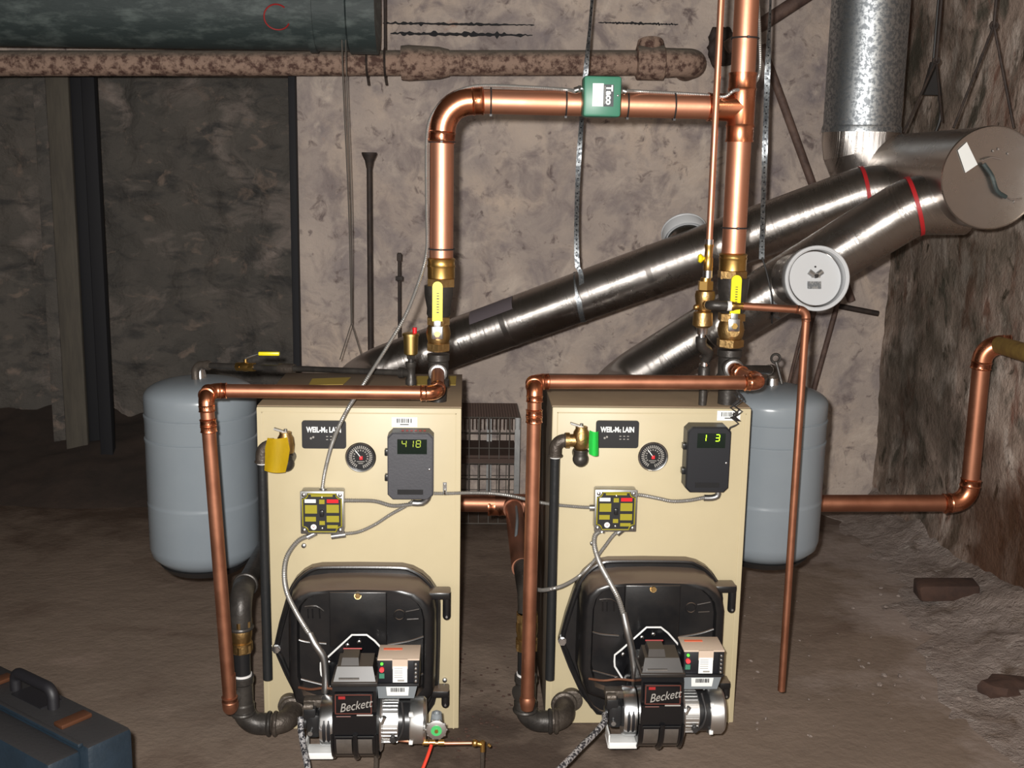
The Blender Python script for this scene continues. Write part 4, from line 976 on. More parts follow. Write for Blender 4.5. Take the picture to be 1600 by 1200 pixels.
m.lathe([(0, rH*1.13), (.075, rH*1.12), (.085, rH*1.18), (.085, rH)], V((x2, YR, zr)), V((-1, 0, 0)), 36); part(t, 'tee', m, copper_elbow)
for (xx, zb, zt_) in ((x1, z1b, R1[3][6]), (x2, z2b, R2[3][6])):
    m = MB(); hexnut(m, V((xx, YR, zb+.008)), Z_, rH*1.28, .02); part(t, 'adapter_nut', m, brass_dull)
    m = MB(); m.lathe([(zb+.016, rH*1.05), (zb+.020, rH*1.15), (zb+.045, rH*1.15), (zb+.05, rH*1.2), (zb+.054, rH*1.14), (zt_-.01, rH*1.14), (zt_-.004, rH*1.2), (zt_, rH*1.0)], V((xx, YR, 0)), Z_, 36); part(t, 'adapter', m, brass)
# cable ties
def tie(pxy, ax_, c=None):
    return
for (px, py, vert) in ((767, 155, 0), (884, 157, 0), (1053, 165, 0), (688, 222, 1), (684, 389, 1), (1166, 60, 1), (1145, 356, 1), (980, 160, 0)):
    c_ = P(px, py, YR)
    if vert: c_ = V((x1 if px < 900 else x2, YR, c_.z)); d_ = Z_
    else: c_ = V((c_.x, YR, zl+(zr-zl)*(c_.x-x1)/(x2-x1))); d_ = X_
    m = MB(); m.torus(c_, d_, rH+.003, .0022, 36, 6); m.box(c_+(V((0, -rH-.004, 0)) if vert else V((0, -.012, -rH-.003))), (.006, .006, .006))
    part(t, 'cable_tie', m, wiredark, 'black cable tie')

# flow switch
a, b = P(911, 182, -.02), P(972, 119, -.02); cx, cz = (a.x+b.x)/2, (a.z+b.z)/2; w_, h_ = b.x-a.x, b.z-a.z
t = thing('flow_switch', (cx, .04, cz), 'green enamel flow switch box mounted on the copper header', 'flow switch')
ft = part(t, 'cover', MB().box((cx, .008, cz), (w_, .060, h_), bev=.007), taco)
part(t, 'switch_base', MB().box((cx, .050, cz+.004), (w_*.9, .03, h_*.75), bev=.003), zincbox)
x0_, x1_ = P(926, 150, -.025).x, P(943, 150, -.025).x; zt_, zb_ = P(930, 130, -.025).z, P(930, 166, -.025).z
lb = part(ft, 'label', MB().box(((x0_+x1_)/2, -.0225, (zt_+zb_)/2), (x1_-x0_, .0012, zt_-zb_)), label_w)
x2_ = P(959, 150, -.025).x; lk = part(ft, 'logo_label', MB().box(((x1_+x2_)/2, -.0225, (zt_+zb_)/2-.001), (x2_-x1_, .0012, (zt_-zb_)*.96)), label_dk)
word(lk, 'lettering', 'Taco', .0215, ((x1_+x2_)/2+.001, -.0236, (zt_+zb_)/2), (-Z_, X_), label_w, bold=.0009, sx=1.05)
m = MB()
for k in range(6): m.box((x0_+.006+k*.0032, -.0234, (zt_+zb_)/2+.004*math.sin(k*2)), (.0009, .0006, (zt_-zb_)*.6))
part(lb, 'small_print', m, silverpr); m = MB(); m.box(((x1_)+.0035, -.0234, (zt_+zb_)/2), (.0012, .0006, (zt_-zb_)*.8)); part(lk, 'small_print', m, silverpr)
part(ft, 'cover_screw', MB().sphere((P(966, 149, -.03).x, -.0225, P(966, 149, -.03).z), .003, (1, .6, 1), 10), chrome)
for sx in (-1, 1):
    m = MB(); m.cyl((cx+sx*w_*.5, .03, cz+h_*.22), (cx+sx*(w_*.5+.018), .03, cz+h_*.16), .008, n=14); hexnut(m, V((cx+sx*(w_*.5+.006), .03, cz+h_*.20)), X_, .010, .006); part(t, 'cable_connector', m, chrome)

# copper bypass loops
def bypass(lab, xa, za, pxl, pyt, pxb, pyb, Yh, label, ext=None):
    t = thing('bypass_pipe', V((P(pxl, pyt, Yh).x, Yh, .1)), label, 'copper pipe', 'copper bypass loops')
    r = .0165; pl_ = P(pxl, pyt, Yh); pb = P(pxb, pyb, Yh-.035)
    zz = pl_.z
    return t, r, pl_, pb, zz
r = .0168; Yh = -.135
zt1 = R1[4]; xs = R1[2]
A_ = V((xs, YR-.05, zt1)); c1 = P(684, 614, Yh); c2 = P(328, 611, Yh); zz = (c1.z+c2.z)/2
t = thing('bypass_pipe', V((c2.x, Yh, .1)), 'copper bypass pipe over the left boiler, dropping down at its left side', 'copper pipe', 'copper bypass loops')
pb = P(360, 1085, Yh-.02); 
run(t, [A_, V((xs+.002, Yh, c1.z)), V((c2.x, Yh+.004, c2.z)), V((c2.x, Yh-.042, c2.z-.006)), V((c2.x+.004, Yh-.044, c2.z-.075)), V((pb.x, Yh-.03, pb.z))], r, copper_old, copper_elbow, br=.024)
e0 = V((pb.x, Yh-.03, pb.z)); tq = P(381, 1086, -.08)
run(t, [e0+Z_*.06, V((pb.x, Yh-.03, tq.z)), V((tq.x-.028, -.105, tq.z))], r*.99, copper_old, copper_old, br=.024, tname='tube')
r = .0172; zt2 = R2[4]; xs = R2[2]
A_ = V((xs, YR-.05, zt2)); c1 = P(1190, 598, Yh+.02); c2 = P(834, 597, Yh)
t = thing('bypass_pipe', V((c2.x, Yh, .1)), 'copper bypass pipe over the right boiler, dropping down between the two boilers', 'copper pipe', 'copper bypass loops')
pb = P(824, 1095, Yh-.03)
run(t, [A_, V((xs+.006, YR-.085, zt2-.004)), V((c1.x, Yh+.02, c1.z)), V((c2.x, Yh+.004, c2.z)), V((c2.x, Yh-.042, c2.z-.006)), V((c2.x, Yh-.044, c2.z-.075)), V((pb.x, Yh-.03, pb.z))], r, copper_old, copper_elbow, br=.022)
m = MB(); m.lathe([(0, r*1.02), (.008, r*1.2), (.02, r*1.1), (.035, r*.9), (.042, .003)], V((pb.x, Yh-.03, pb.z+.012)), -Z_, 24); part(t, 'end_cap', m, copper_old)
for xx, zz_, yy in ((R1[2], R1[4], YR-.06), (R2[2], R2[4], YR-.062)):
    pass

# air vent with its tee and the line to the left tank
c = P(642, 583, .12); x = c.x
t = thing('tank_line', V((x, .12, H)), 'black iron line with yellow-handled valve from the left boiler to the left tank', 'pipe')
k = K(c); m = MB(); m.cyl((x, .12, H), (x, .12, c.z), 5.2*k, n=18); part(t, 'pipe_stub', m, iron)
m = MB(); m.lathe([(-.03, 7*k), (-.03, 8.5*k), (-.018, 8.5*k), (-.014, 7*k), (.014, 7*k), (.018, 8.5*k), (.03, 8.5*k), (.03, 6*k)], (x, .12, c.z), Z_, 20)
e_ = P(305, 570, .43); ld_ = (e_-c).normalized(); m.lathe([(0, 7*k), (.02, 7*k), (.022, 8.5*k), (.034, 8.5*k), (.034, 6*k)], c, ld_, 20); part(t, 'tee', m, iron)
ve = V((e_.x, .43, P(306, 592, .43).z-.012))
m = MB(); pth, _ = fillet([c, e_, ve], .025, 8); m.tube(pth, 4.9*k, 18); part(t, 'pipe_run', m, iron)
m = MB(); pth, _ = fillet([e_-ld_*.055, e_, e_+(ve-e_).normalized()*.042], .025, 8); m.tube(pth, 7*k, 18); m.lathe([(0, 8.3*k), (.012, 8.3*k)], e_-ld_*.05, ld_, 18); part(t, 'elbow', m, iron_cast)
def on_line(px): # point on the line below picture column
    f = (640-px)/(640-305.0); lo, hi = 0, 1
    for _ in range(30):
        mid_ = (lo+hi)/2; q = c.lerp(e_, mid_); d = q-CAM; xx = 800+FPX*d.dot(RT)/d.dot(FW)
        if xx > px: lo = mid_
        else: hi = mid_
    return c.lerp(e_, lo)
m = MB(); q = on_line(448); m.lathe([(-.025, 7.5*k), (-.018, 8.2*k), (.018, 8.2*k), (.025, 7.5*k)], q, ld_, 20); part(t, 'coupling', m, iron_cast)
q = on_line(384); v = thing('ball_valve', q, 'small brass ball valve with yellow lever on the left tank line', 'valve')
m = MB(); hexnut(m, q-ld_*.022, ld_, .013, .016); hexnut(m, q+ld_*.022, ld_, .013, .016); m.lathe([(-.02, .011), (0, .014), (.02, .011)], q, ld_, 20); m.cyl(q, q+Z_*.022, .005, n=12); part(v, 'valve_body', m, brass)
h0 = q+Z_*.020; h1 = P(404, 553, q.y); h2 = P(437, 552, q.y); m = MB(); m.tube([h0, h0+Z_*.004, h1], .003, 8); part(v, 'lever_arm', m, chrome)
m = MB(); m.box((h1+h2)/2+V((0, 0, 0)), ((h2-h1).length, .014, .011), bev=.003); part(v, 'handle', m, yellow)
vb = thing('air_vent', V((x, .12, c.z+.03)), 'brass automatic air vent with red cap above the left boiler', 'air vent')
zb_, zt_ = P(642, 555, .12).z, P(642, 521, .12).z
m = MB(); m.cyl((x, .12, c.z+.026), (x, .12, zb_), .008, n=14); hexnut(m, V((x, .12, zb_-.004)), Z_, .012, .010); part(vb, 'nipple', m, iron)
m = MB(); m.lathe([(zb_, .012), (zb_+.004, .018), (zt_-.006, .020), (zt_-.006, .0225), (zt_, .0225), (zt_+.002, .016)], (x, .12, 0), Z_, 28); part(vb, 'vent_body', m, vent_brass)
m = MB(); m.cyl((x+.010, .12, zt_), (x+.010, .12, zt_+.016), .006, n=14); part(vb, 'cap', m, red)

# expansion tanks
def tank(pc, Yc, pyt, pyb, w_px, label, stem_to=None):
    top, bot = P(pc, pyt, Yc), P(pc, pyb, Yc); R = w_px/2*K(P(pc, 740, Yc)); x = top.x
    # bottom picture row is the front lower rim
    zt_ = top.z; zb_ = P(pc, pyb, Yc-R*.4).z
    t = thing('expansion_tank', V((x, Yc, zb_)), label, 'expansion tank', 'hanging expansion tanks'); h = zt_-zb_
    prof = [(0, .02), (.004, R*.5), (.020, R*.80), (.045, R*.96), (.07, R*.995)]
    for f in (.37,): prof += [(h*f-.01, R), (h*f-.004, R*1.006), (h*f, R*.992), (h*f+.006, R)]
    for f in (.70, .82):
        prof += [(h*f-.012, R), (h*f-.006, R*1.010), (h*f, R*1.012), (h*f+.003, R*.985), (h*f+.010, R*.998)]
    for k_ in range(11):
        a_ = math.radians(k_*9); prof.append((h*.93-.012+(h*.07+.012)*math.sin(a_), R*max(.04, math.cos(a_)**.72)))
    m = MB(); m.lathe(prof, (x, Yc, zb_), Z_, 72); part(t, 'tank_shell', m, tankgrey, angle=50)
    m = MB(); m.lathe([(h-.004, .020), (h+.012, .018), (h+.03, .013)], (x, Yc, zb_), Z_, 20); part(t, 'top_fitting', m, chrome)
    m = MB(); m.lathe([(-.004, R*.55), (-.004, R*.70), (.016, R*.82)], (x, Yc, zb_), Z_, 48); part(t, 'bottom_ring', m, wiredark)
    return t, V((x, Yc, zt_)), R, zb_
T1 = tank(312, .45, 590, 893, 169, 'grey expansion tank hanging left of the left boiler')
T2 = tank(1206, .45, 601, 880, 172, 'grey expansion tank hanging right of the right boiler')
q = P(1204, 883, .45-.06); m = MB(); m.cyl(V((q.x, q.y, T2[3]+.01)), V((q.x, q.y, T2[3]-.012)), .008, n=12); part(T2[0], 'air_valve_cap', m, blue, 'blue cap')
tp = T2[1]; c = V((R2[2], YR, P(1150, 578, YR).z))
t = thing('tank_line', c, 'short black iron arm from the right riser to the right tank', 'pipe')
e_ = V((tp.x, tp.y, tp.z+.045)); m = MB(); pth, _ = fillet([c+V((.02, 0, 0)), V((e_.x, e_.y, e_.z)), V((tp.x, tp.y, tp.z+.018))], .022, 8); m.tube(pth, .0135, 18); part(t, 'pipe_run', m, iron)
d_ = (e_-c).normalized(); m = MB(); m.lathe([(0, .016), (.03, .016)], e_-d_*.05, d_, 18); pth, _ = fillet([e_-d_*.045, e_, V((tp.x, tp.y, tp.z+.02))], .02, 8); m.tube(pth, .016, 18); part(t, 'elbow', m, iron_cast)
m = MB(); m.torus(P(1212, 560, .47), Y_, .013, .004, 20, 6); m.tube([P(1213, 566, .47), P(1218, 585, .46), P(1222, 600, .45)], .005, 8); solo('iron_hook', m, iron, P(1213, 575, .47), 'small dark iron hook above the right tank', 'hook')

# cold feed with pressure regulator on the right
YF = .03
def FX(y): return P(1133-26*y/375.0, y, YF)
xb = P(1112, 300, YF).x; z_ = lambda py: P(1108, py, YF).z
t = thing('feed_pipe', V((xb, YF, z_(380))), 'thin copper feed tube dropping from the ceiling beside the right riser', 'copper pipe')
m = MB(); m.cyl((xb, YF, z_(378)), (xb, YF, ZC), .0082, n=20); part(t, 'tube', m, copper); part(t, 'end_joint', MB().cyl((xb, YF, z_(386)), (xb, YF, z_(374)), .0105, n=18), chrome)
t = thing('regulator_assembly', V((xb, YF, z_(512))), 'brass pressure regulator and backflow fittings under the thin feed tube', 'pressure regulator')
m = MB(); m.lathe([(z_(424), .010), (z_(422), .012), (z_(404), .012), (z_(402), .010), (z_(388), .010), (z_(384), .012), (z_(382), .012)], (xb, YF, 0), Z_, 18); part(t, 'stop_valve', m, brass)
q = V((xb, YF, z_(404))); m = MB(); m.cyl(q, q-X_*.018, .004, n=10); m.lathe([(0, .007), (.006, .012), (.012, .009)], q-X_*.014, -X_, 16); part(t, 'valve_knob', m, yellow)
m = MB(); m.cyl((xb, YF, z_(434)), (xb, YF, z_(422)), .0115, n=18); part(t, 'zinc_nipple', m, chrome)
m = MB(); xc = xb-.004; hexnut(m, V((xc, YF, z_(446))), Z_, .020, .022); m.lathe([(z_(458), .014), (z_(434), .013)][::1], (xc, YF, 0), Z_, 18); part(t, 'union', m, brass)
m = MB(); m.lathe([(z_(486), .016), (z_(482), .020), (z_(470), .024), (z_(462), .026), (z_(455), .024), (z_(453), .014)], (xc, YF, 0), Z_, 28); m.lathe([(z_(512), .016), (z_(508), .026), (z_(488), .024), (z_(486), .014)], (xc-.003, YF, 0), Z_, 28); m.cyl((xc, YF, z_(474)), (xc+.004, YF-.035, z_(474)), .013, n=18); m.sphere((xc-.022, YF-.004, z_(480)), .008); part(t, 'regulator_body', m, brass_dull)
m = MB(); e0 = V((xc+.003, YF-.030, z_(474))); e1 = P(1118, 477, YF-.05); e2 = P(1136, 478, YF-.05); m.tube(spline([e0, e0-Y_*.012+X_*.004, e1, e2]), .0125, 18); part(t, 'side_elbow', m, iron)
m = MB(); m.cyl(e2-X_*.001, e2+X_*.010, .0125, n=18); part(t, 'seal_tape', m, tape); e3 = e2+X_*.010; m = MB(); m.lathe([(0, .011), (.004, .012), (.012, .009), (.020, .008), (.034, .0075)], e3, X_, 18); part(t, 'brass_adapter', m, brass)
m = MB(); m.lathe([(z_(522), .013), (z_(513), .014), (z_(510), .016)], (xc-.003, YF, 0), Z_, 18); m.cyl((xc-.004, YF, z_(532)), (xc-.004, YF, z_(520)), .009, n=16); part(t, 'zinc_nipple', m, chrome)
xd = P(1099, 600, YF+.03).x; m = MB(); m.tube(spline([V((xc-.004, YF, z_(527))), V((xc-.003, YF+.002, z_(540))), V((xd+.006, YF+.02, z_(552))), V((xd, YF+.03, z_(566)))]), .0145, 18); part(t, 'street_elbow', m, iron)
m = MB(); m.cyl((xd, YF+.03, z_(560)), (xd, YF+.03, z_(575)), .010, n=16); m.cyl((xd, YF+.03, z_(562)), (xd, YF+.03, z_(559)), .0135, n=16); m.cyl((xd, YF+.03, z_(574)), (xd, YF+.03, z_(571)), .0135, n=16); part(t, 'zinc_nipple', m, chrome)
m = MB(); m.lathe([(H, .0105), (z_(604), .0105), (z_(602), .0155), (z_(578), .0155), (z_(575), .012)], (xd, YF+.03, 0), Z_, 20); part(t, 'lower_pipe', m, iron)
# small copper drain
e4 = e3+X_*.03; tr_ = P(1260, 487, YF-.05); bt = P(1215, 1079, YF-.05)
t = thing('drain_pipe', V((tr_.x, YF-.05, bt.z)), 'small copper drain pipe running right then straight down in front of the right tank', 'copper pipe')
run(t, [e4, V((tr_.x, YF-.05, P(1200, 484, YF-.05).z)), V((tr_.x, YF-.05, bt.z))], .0098, copper_old, copper_old, br=.02, n=20)

# relief valves and discharge pipes
def relief(px, py, pxe, pye, Yf, pbx, pby, label, tagm, tagpts, grp, brassvis):
    YV = Yf-.075; t = thing('relief_valve', V(P(pxe, pye, Yf-.004)), label, 'relief valve', grp)
    pr_ = P(pxe, pye, YV); m = MB(); m.cyl(V((pr_.x, Yf-.003, pr_.z)), V((pr_.x, YV, pr_.z)), .0155, n=20); m.sphere((pr_.x, YV, pr_.z), .0205, (1, 1, 1), 20); m.cyl((pr_.x, YV, pr_.z), (pr_.x, YV, pr_.z+.024), .0175, n=20); m.torus((pr_.x, YV, pr_.z+.022), Z_, .0165, .003, 24, 8); part(t, 'inlet_elbow', m, iron)
    vz = P(px, py, YV).z; m = MB(); m.lathe([(pr_.z+.024, .013), (vz-.016, .020), (vz+.004, .022), (vz+.022, .020), (vz+.030, .015), (vz+.036, .015)], (pr_.x, YV, 0), Z_, 24); m.lathe([(0, .017), (.030, .016), (.030, .020), (.040, .020)], V((pr_.x, YV, vz)), -X_, 20); part(t, 'valve_body', m, brass_dull)
    m = MB(); m.box((pr_.x-.012, YV, vz+.040), (.034, .012, .004), (V((.94, 0, -.3)), Y_, V((.3, 0, .94)))); m.cyl((pr_.x, YV, vz+.03), (pr_.x, YV, vz+.044), .004, n=10); part(t, 'test_lever', m, zincbox)
    ex = P(pbx, pby, YV).x; m = MB(); pth, _ = fillet([V((pr_.x-.036, YV, vz)), V((ex, YV, vz)), V((ex, YV, vz-.042))], .024, 8); m.tube(pth, .0165, 20); m.torus((pr_.x-.040, YV, vz), X_, .0165, .003, 24, 8); m.torus((ex, YV, vz-.040), Z_, .0165, .003, 24, 8); part(t, 'outlet_elbow', m, iron_cast)
    part(t, 'seal_tape', MB().cyl((ex, YV, vz-.046), (ex, YV, vz-.041), .0135, n=20), tape)
    bz = P(pbx, 1061, YV).z; d = thing('discharge_pipe', V((ex, YV, bz)), 'black relief discharge pipe down the left edge of the %s boiler' % ('left' if px < 700 else 'right'), 'pipe', 'relief discharge pipes')
    m = MB(); m.cyl((ex, YV, vz-.045), (ex, YV, bz), .0122, n=24); part(d, 'pipe_length', m, blackpipe)
    # paper tag
    pts = [P(x_, y_, YV-.028) for x_, y_ in tagpts]; m = MB(); n_ = len(pts)//2; L_, R_ = pts[:n_], pts[n_:][::-1]; rows = []
    for l_, r_q in zip(L_, R_):
        row = []
        for k_ in range(9): f = k_/8; q = l_.lerp(r_q, f); row.append(m.b.verts.new(q + V((0, -.014*math.sin(f*PI), 0)))) 
        rows.append(row)
    for q0, q1 in zip(rows, rows[1:]):
        for k_ in range(8): m.face((q0[k_], q0[k_+1], q1[k_+1], q1[k_]))
    bmesh.ops.solidify(m.b, geom=m.b.faces[:], thickness=.0008)
    return t, m, pts
t, m, pts = relief(437, 697, 447, 724, 0, 409, 690, 'relief valve on the left boiler, mostly covered by its yellow tag', yellowtag, [(418, 684), (414, 700), (414, 720), (413, 735), (446, 738), (450, 722), (453, 702), (449, 683)], 'relief valves', False)
solo('tag', m, yellowtag, pts[0], 'crumpled yellow paper tag tied over the left relief valve', 'tag')
t, m, pts = relief(903, 688, 907, 717, .027, 868, 692, 'brass relief valve on the right boiler with open lever', greentag, [(921, 672), (920, 690), (920, 705), (920, 709), (935, 712), (935, 700), (935, 688), (935, 674)], 'relief valves', True)
g_ = solo('tag', m, greentag, pts[0], 'bright green tag hanging at the right relief valve', 'tag')

# iron return legs in front of the boilers
def return_leg(px, tops, Yv, pe, label, grp, first):
    """tops: picture rows of elbow top, valve top, valve bottom, nipple bottom, tee bottom, lower elbow axis"""
    x = P(px, 1040, Yv).x; z_ = lambda y: P(px, y, Yv).z; r = .0245
    t = thing('return_pipe', V((x, Yv, .05)), label, 'iron return pipe', grp)
    ze, zvt, zvb, znb, ztb, zl = [z_(y) for y in tops]
    if first:
        hz = .41; m = MB(); pth, _ = fillet([V((x, .75, hz)), V((x, Yv, hz)), V((x, Yv, zvt+.005))], .055, 10); m.tube(pth, r, 26); part(t, 'back_pipe', m, iron)
        m = MB(); pth, _ = fillet([V((x, Yv+.075, hz)), V((x, Yv, hz)), V((x, Yv, hz-.085))], .055, 10); m.tube(pth, r*1.16, 26); m.torus((x, Yv+.075, hz), Y_, r*1.12, .006, 28, 8); m.torus((x, Yv, hz-.085), Z_, r*1.12, .006, 28, 8); part(t, 'elbow', m, iron)
    v = MB(); cz_ = (zvt+zvb)/2; L_ = zvt-zvb; v.lathe([(-L_/2, r*1.02), (-L_*.45, r*1.15), (-L_*.2, r*1.15), (-L_*.18, r*1.0), (0, r*1.14), (L_*.2, r*1.16), (L_*.3, r*1.02), (L_/2, r*1.04)], (x, Yv, cz_), Z_, 28); hexnut(v, V((x, Yv, zvt-.012)), Z_, r*1.25, .02); hexnut(v, V((x, Yv, zvb+.012)), Z_, r*1.25, .02)
    part(t, 'isolation_valve', v, brass_dull, 'brass valve body')
    m = MB(); m.cyl((x, Yv, zvb), (x, Yv, znb), r*.92, n=26); part(t, 'nipple', m, blackpl)
    part(t, 'seal_tape', MB().cyl((x, Yv, znb+.001), (x, Yv, znb+.007), r*1.0, n=26), tape)
    m = MB(); m.lathe([(znb, r), (znb, r*1.22), (znb-.016, r*1.22), (znb-.02, r*1.1), (ztb+.02, r*1.1), (ztb+.016, r*1.22), (ztb, r*1.22), (ztb, r)][::-1], (x, Yv, 0), Z_, 28); zc = (znb+ztb)/2; m.cyl((x, Yv, zc), (x-.022, Yv-.018, zc), .022, n=20); part(t, 'tee', m, iron)
    part(t, 'seal_tape', MB().cyl((x, Yv, ztb-.001), (x, Yv, ztb-.007), r*1.02, n=26), tape)
    xe = P(pe[0], pe[1], Yv-.02).x; zp = P(pe[2], pe[3], Yv).z
    m = MB(); pth, _ = fillet([V((x, Yv, ztb-.004)), V((x, Yv, zl)), V((x+.066, Yv, zl))], .045, 10); m.tube(pth, r*1.14, 28); m.torus((x+.066, Yv, zl), X_, r*1.12, .006, 28, 8); m.torus((x, Yv, ztb-.008), Z_, r*1.12, .006, 28, 8); part(t, 'elbow', m, iron)
    m = MB(); m.cyl((x+.06, Yv, zl), (x+.085, Yv, zl), r*.95, n=26); part(t, 'nipple', m, zincbox)
    m = MB(); pth, _ = fillet([V((x+.080, Yv, zl)), V((xe, Yv, zl)), V((xe, -.01 if first else .02, zl+.012))], .045, 10); m.tube(pth, r*1.14, 28); m.torus((x+.082, Yv, zl), X_, r*1.12, .006, 28, 8); m.torus((xe, (-.03 if first else -.003), zl+.012), Y_, r*1.14, .008, 28, 8); part(t, 'elbow', m, iron_cast)
    return t, x, r
return_leg(378, (905, 967, 1018, 1056, 1108, 1131), -.085, (450, 1131, 0, 1131), 'black iron return leg with brass valve left of the left boiler', 'iron return legs', True)
rl, xr2, _ = return_leg(822, (930, 957, 1015, 1055, 1104, 1127), -.075, (886, 1127, 0, 1127), 'black iron return leg with brass valve between the two boilers', 'iron return legs', False)
hz = .403
m = MB(); pth, _ = fillet([V((xr2-.004, .20, hz+.004)), V((xr2, -.075, hz)), V((xr2, -.075, P(822, 957, -.075).z))], .05, 10); m.tube(pth, .0245, 26); part(rl, 'elbow', m, iron)

# copper return header behind the boilers
YH = .75; rh = .0285
pa, pb_, pc_, pd = V((-.06, YH, .41)), P(1512, 786, YH), P(1527, 537, YH), P(1640, 565, .42)
t = thing('return_header', V((1.3, YH, .4)), 'large copper return pipe running behind the boilers and up at the right wall', 'copper pipe')
pb_ = V((P(1521, 700, YH).x, YH, pb_.z)); pc_ = V((pb_.x, YH, pc_.z)); pd = V((2.39, .53, pc_.z-.004))
run(t, [pa, V((xr2, YH, .403)), pb_, pc_, pc_+V((.045, -.02, .0))], rh, copper_old, copper_elbow, br=.058, n=30)
pd2 = P(1620, 556, .38); m = MB(); ps_ = pc_+V((.04, -.02, 0)); pdir = V(pd2)-ps_; pend = ps_+pdir*2.5; m.tube([ps_, pend], rh*.98, 28); part(t, 'wrapped_section', m, tape_tan, 'tan wrapped section')
coupling(t, P(780, 791, YH), X_, rh, .075, copper_elbow)
m = MB(); m.lathe([(0, rh*1.15), (.05, rh*1.15), (.06, rh*1.2), (.06, rh)], V((xr2-.004, YH, .403)), -Y_, 30); m.lathe([(-.06, rh*1.15), (.06, rh*1.15)], V((xr2-.004, YH, .403)), X_, 30); part(t, 'tee', m, copper_dull)
m = MB(); m.cyl((xr2-.004, YH-.05, .403), (xr2-.004, .14, .403), rh, n=30); part(t, 'branch_tube', m, copper_dull, 'dull brown branch coming forward')
m = MB(); m.tube(spline([P(806, 788, .68), P(808, 812, .45), P(806, 850, .3), P(812, 885, .18), P(818, 905, .1)]), .0045, 10); m.tube(spline([P(800, 795, .68), P(804, 830, .45), P(802, 862, .3), P(809, 895, .18)]), .0035, 8)
solo('grey_cable', m, boxgrey, P(806, 788, .68), 'grey sensor cables tied along the dull branch pipe between the boilers', 'cable')

# ------------------------------------------------------------------ flues
def band(root, c, n_, R, m_, w_=.012, name='tape_band'):
    mb = MB(); mb.lathe([(-w_/2, R*.99), (-w_/2, R), (w_/2, R), (w_/2, R*.99)], c, n_, 56, cap=False); return part(root, name, mb, m_)
dr0, dr1 = P(1548, 278, .35), None; dr0 = V((dr0.x, .35, dr0.z)); dr1 = V((dr0.x, 1.32, dr0.z)); rd = 80*K(dr0)
t = thing('breech_drum', dr0, 'large shiny steel flue drum with a round end cap at the upper right', 'flue')
m = MB(); m.lathe([(0.004, rd*.985), (.97, rd*.985)], dr0, Y_, 72); part(t, 'drum_body', m, steel)
m = MB(); m.lathe([(.012, rd), (-.003, rd), (-.006, rd*.98), (-.004, rd*.95)], dr0, Y_, 72); cp_ = part(t, 'end_cap', m, steel)
m = MB(); m.tube(spline([P(1537, 256, .335), P(1550, 275, .332), P(1558, 298, .332), P(1572, 308, .335)]), .006, 8); part(cp_, 'dark_bar', m, ductm)
a_, b_ = P(1502, 250, .35), P(1519, 240, .35)
m = MB(); m.prism([V((q.x, .3435, q.z)) for q in (P(1496, 235, .345), P(1510, 222, .345), P(1527, 257, .345), P(1508, 270, .345))], (0, -.001, 0)); part(cp_, 'white_patch', m, label_w)
m = MB(); m.tube(spline([V((q.x, .338, q.z)) for q in (P(1535, 250, .34), P(1548, 246, .34), P(1564, 249, .34))]), .0022, 8); part(cp_, 'cap_handle', m, chrome); m = MB(); m.tube(spline([V((q.x, .338, q.z)) for q in (P(1566, 303, .34), P(1580, 312, .34), P(1596, 310, .34))]), .0022, 8); part(cp_, 'cap_handle', m, chrome)
m = MB(); 
for (x_, y_) in ((1552, 236), (1575, 240), (1560, 233), (1585, 315)): m.sphere(P(x_, y_, .343), .004, (1, .5, 1), 8)
part(cp_, 'cap_screw', m, chrome)
RF = .088
def flue(pts, label, bend_i, rseams, RF=RF):
    t = thing('flue_pipe', pts[0], label, 'flue', 'boiler flue pipes')
    path, _ = fillet(pts, .10, 8); m = MB(); m.tube(path, RF, 56); part(t, 'flue_section', m, brushed('flue_steel', pts[bend_i]-pts[bend_i-1]))
    d1 = (pts[bend_i]-pts[bend_i-1]).normalized(); d2 = (pts[bend_i+1]-pts[bend_i]).normalized()
    band(t, pts[bend_i]+(d2-d1)*.008, (d1+d2), RF*1.035, redtape)
    for f in rseams:
        c_ = pts[bend_i-1].lerp(pts[bend_i], f); band(t, c_, d1, RF*1.012, steel, .02, 'seam_collar')
    return t
m1 = P(1350, 302, .82); f1 = [V((.30, .60, .60)), P(556, 590, 1.40), P(600, 583, 1.40), m1, V((dr0.x, .80, P(1480, 300, .80).z+.0))]
f1[0] = V((.20, .50, .62)); f1[1] = V((.12, 1.40, .62)) ; f1 = [V((.12, 1.05, .66)), P(566, 588, 1.42), m1, V((dr0.x, .82, m1.z+.004))]
FL1 = flue(f1, 'rear shiny steel flue pipe rising from behind the left boiler to the drum', 2, (.33, .62))
m2 = P(1428, 320, .5); f2 = [V((1.0, .60, .74)), P(955, 610, .98), m2, V((dr0.x, .5, m2.z+.002))]
FL2 = flue(f2, 'front shiny steel flue pipe rising from behind the right boiler to the drum', 2, (.36,))
for q, nm in ((f1, 0), (f2, 1)): pass
sk = P(1352, 250, 1.08); sx = P(1352, 120, 1.08).x; rs = 59*K(P(1352, 100, 1.08)); ze = P(1352, 262, 1.08).z
t = thing('stack_elbow', V((sx, 1.08, ze)), 'shiny steel elbow turning the drum flue up into the galvanised stack', 'flue')
m = MB(); pth, _ = fillet([V((sx, 1.08, P(1352, 198, 1.08).z)), V((sx, 1.08, ze)), V((dr0.x, 1.08, ze-.01))], .10, 5); m.tube(pth, rs*1.01, 56); part(t, 'elbow_body', m, brushed('elbow_steel', X_), angle=8)
for px in (1387, 1457):
    q = P(px, 262, 1.08); band(t, V((q.x, 1.08, ze-.005)), X_, rs*1.02, steel, .006, 'seam_collar')
t = thing('stack_pipe', V((sx, 1.08, P(1352, 203, 1.08).z)), 'wide galvanised stack pipe rising to the ceiling at the upper right', 'flue')
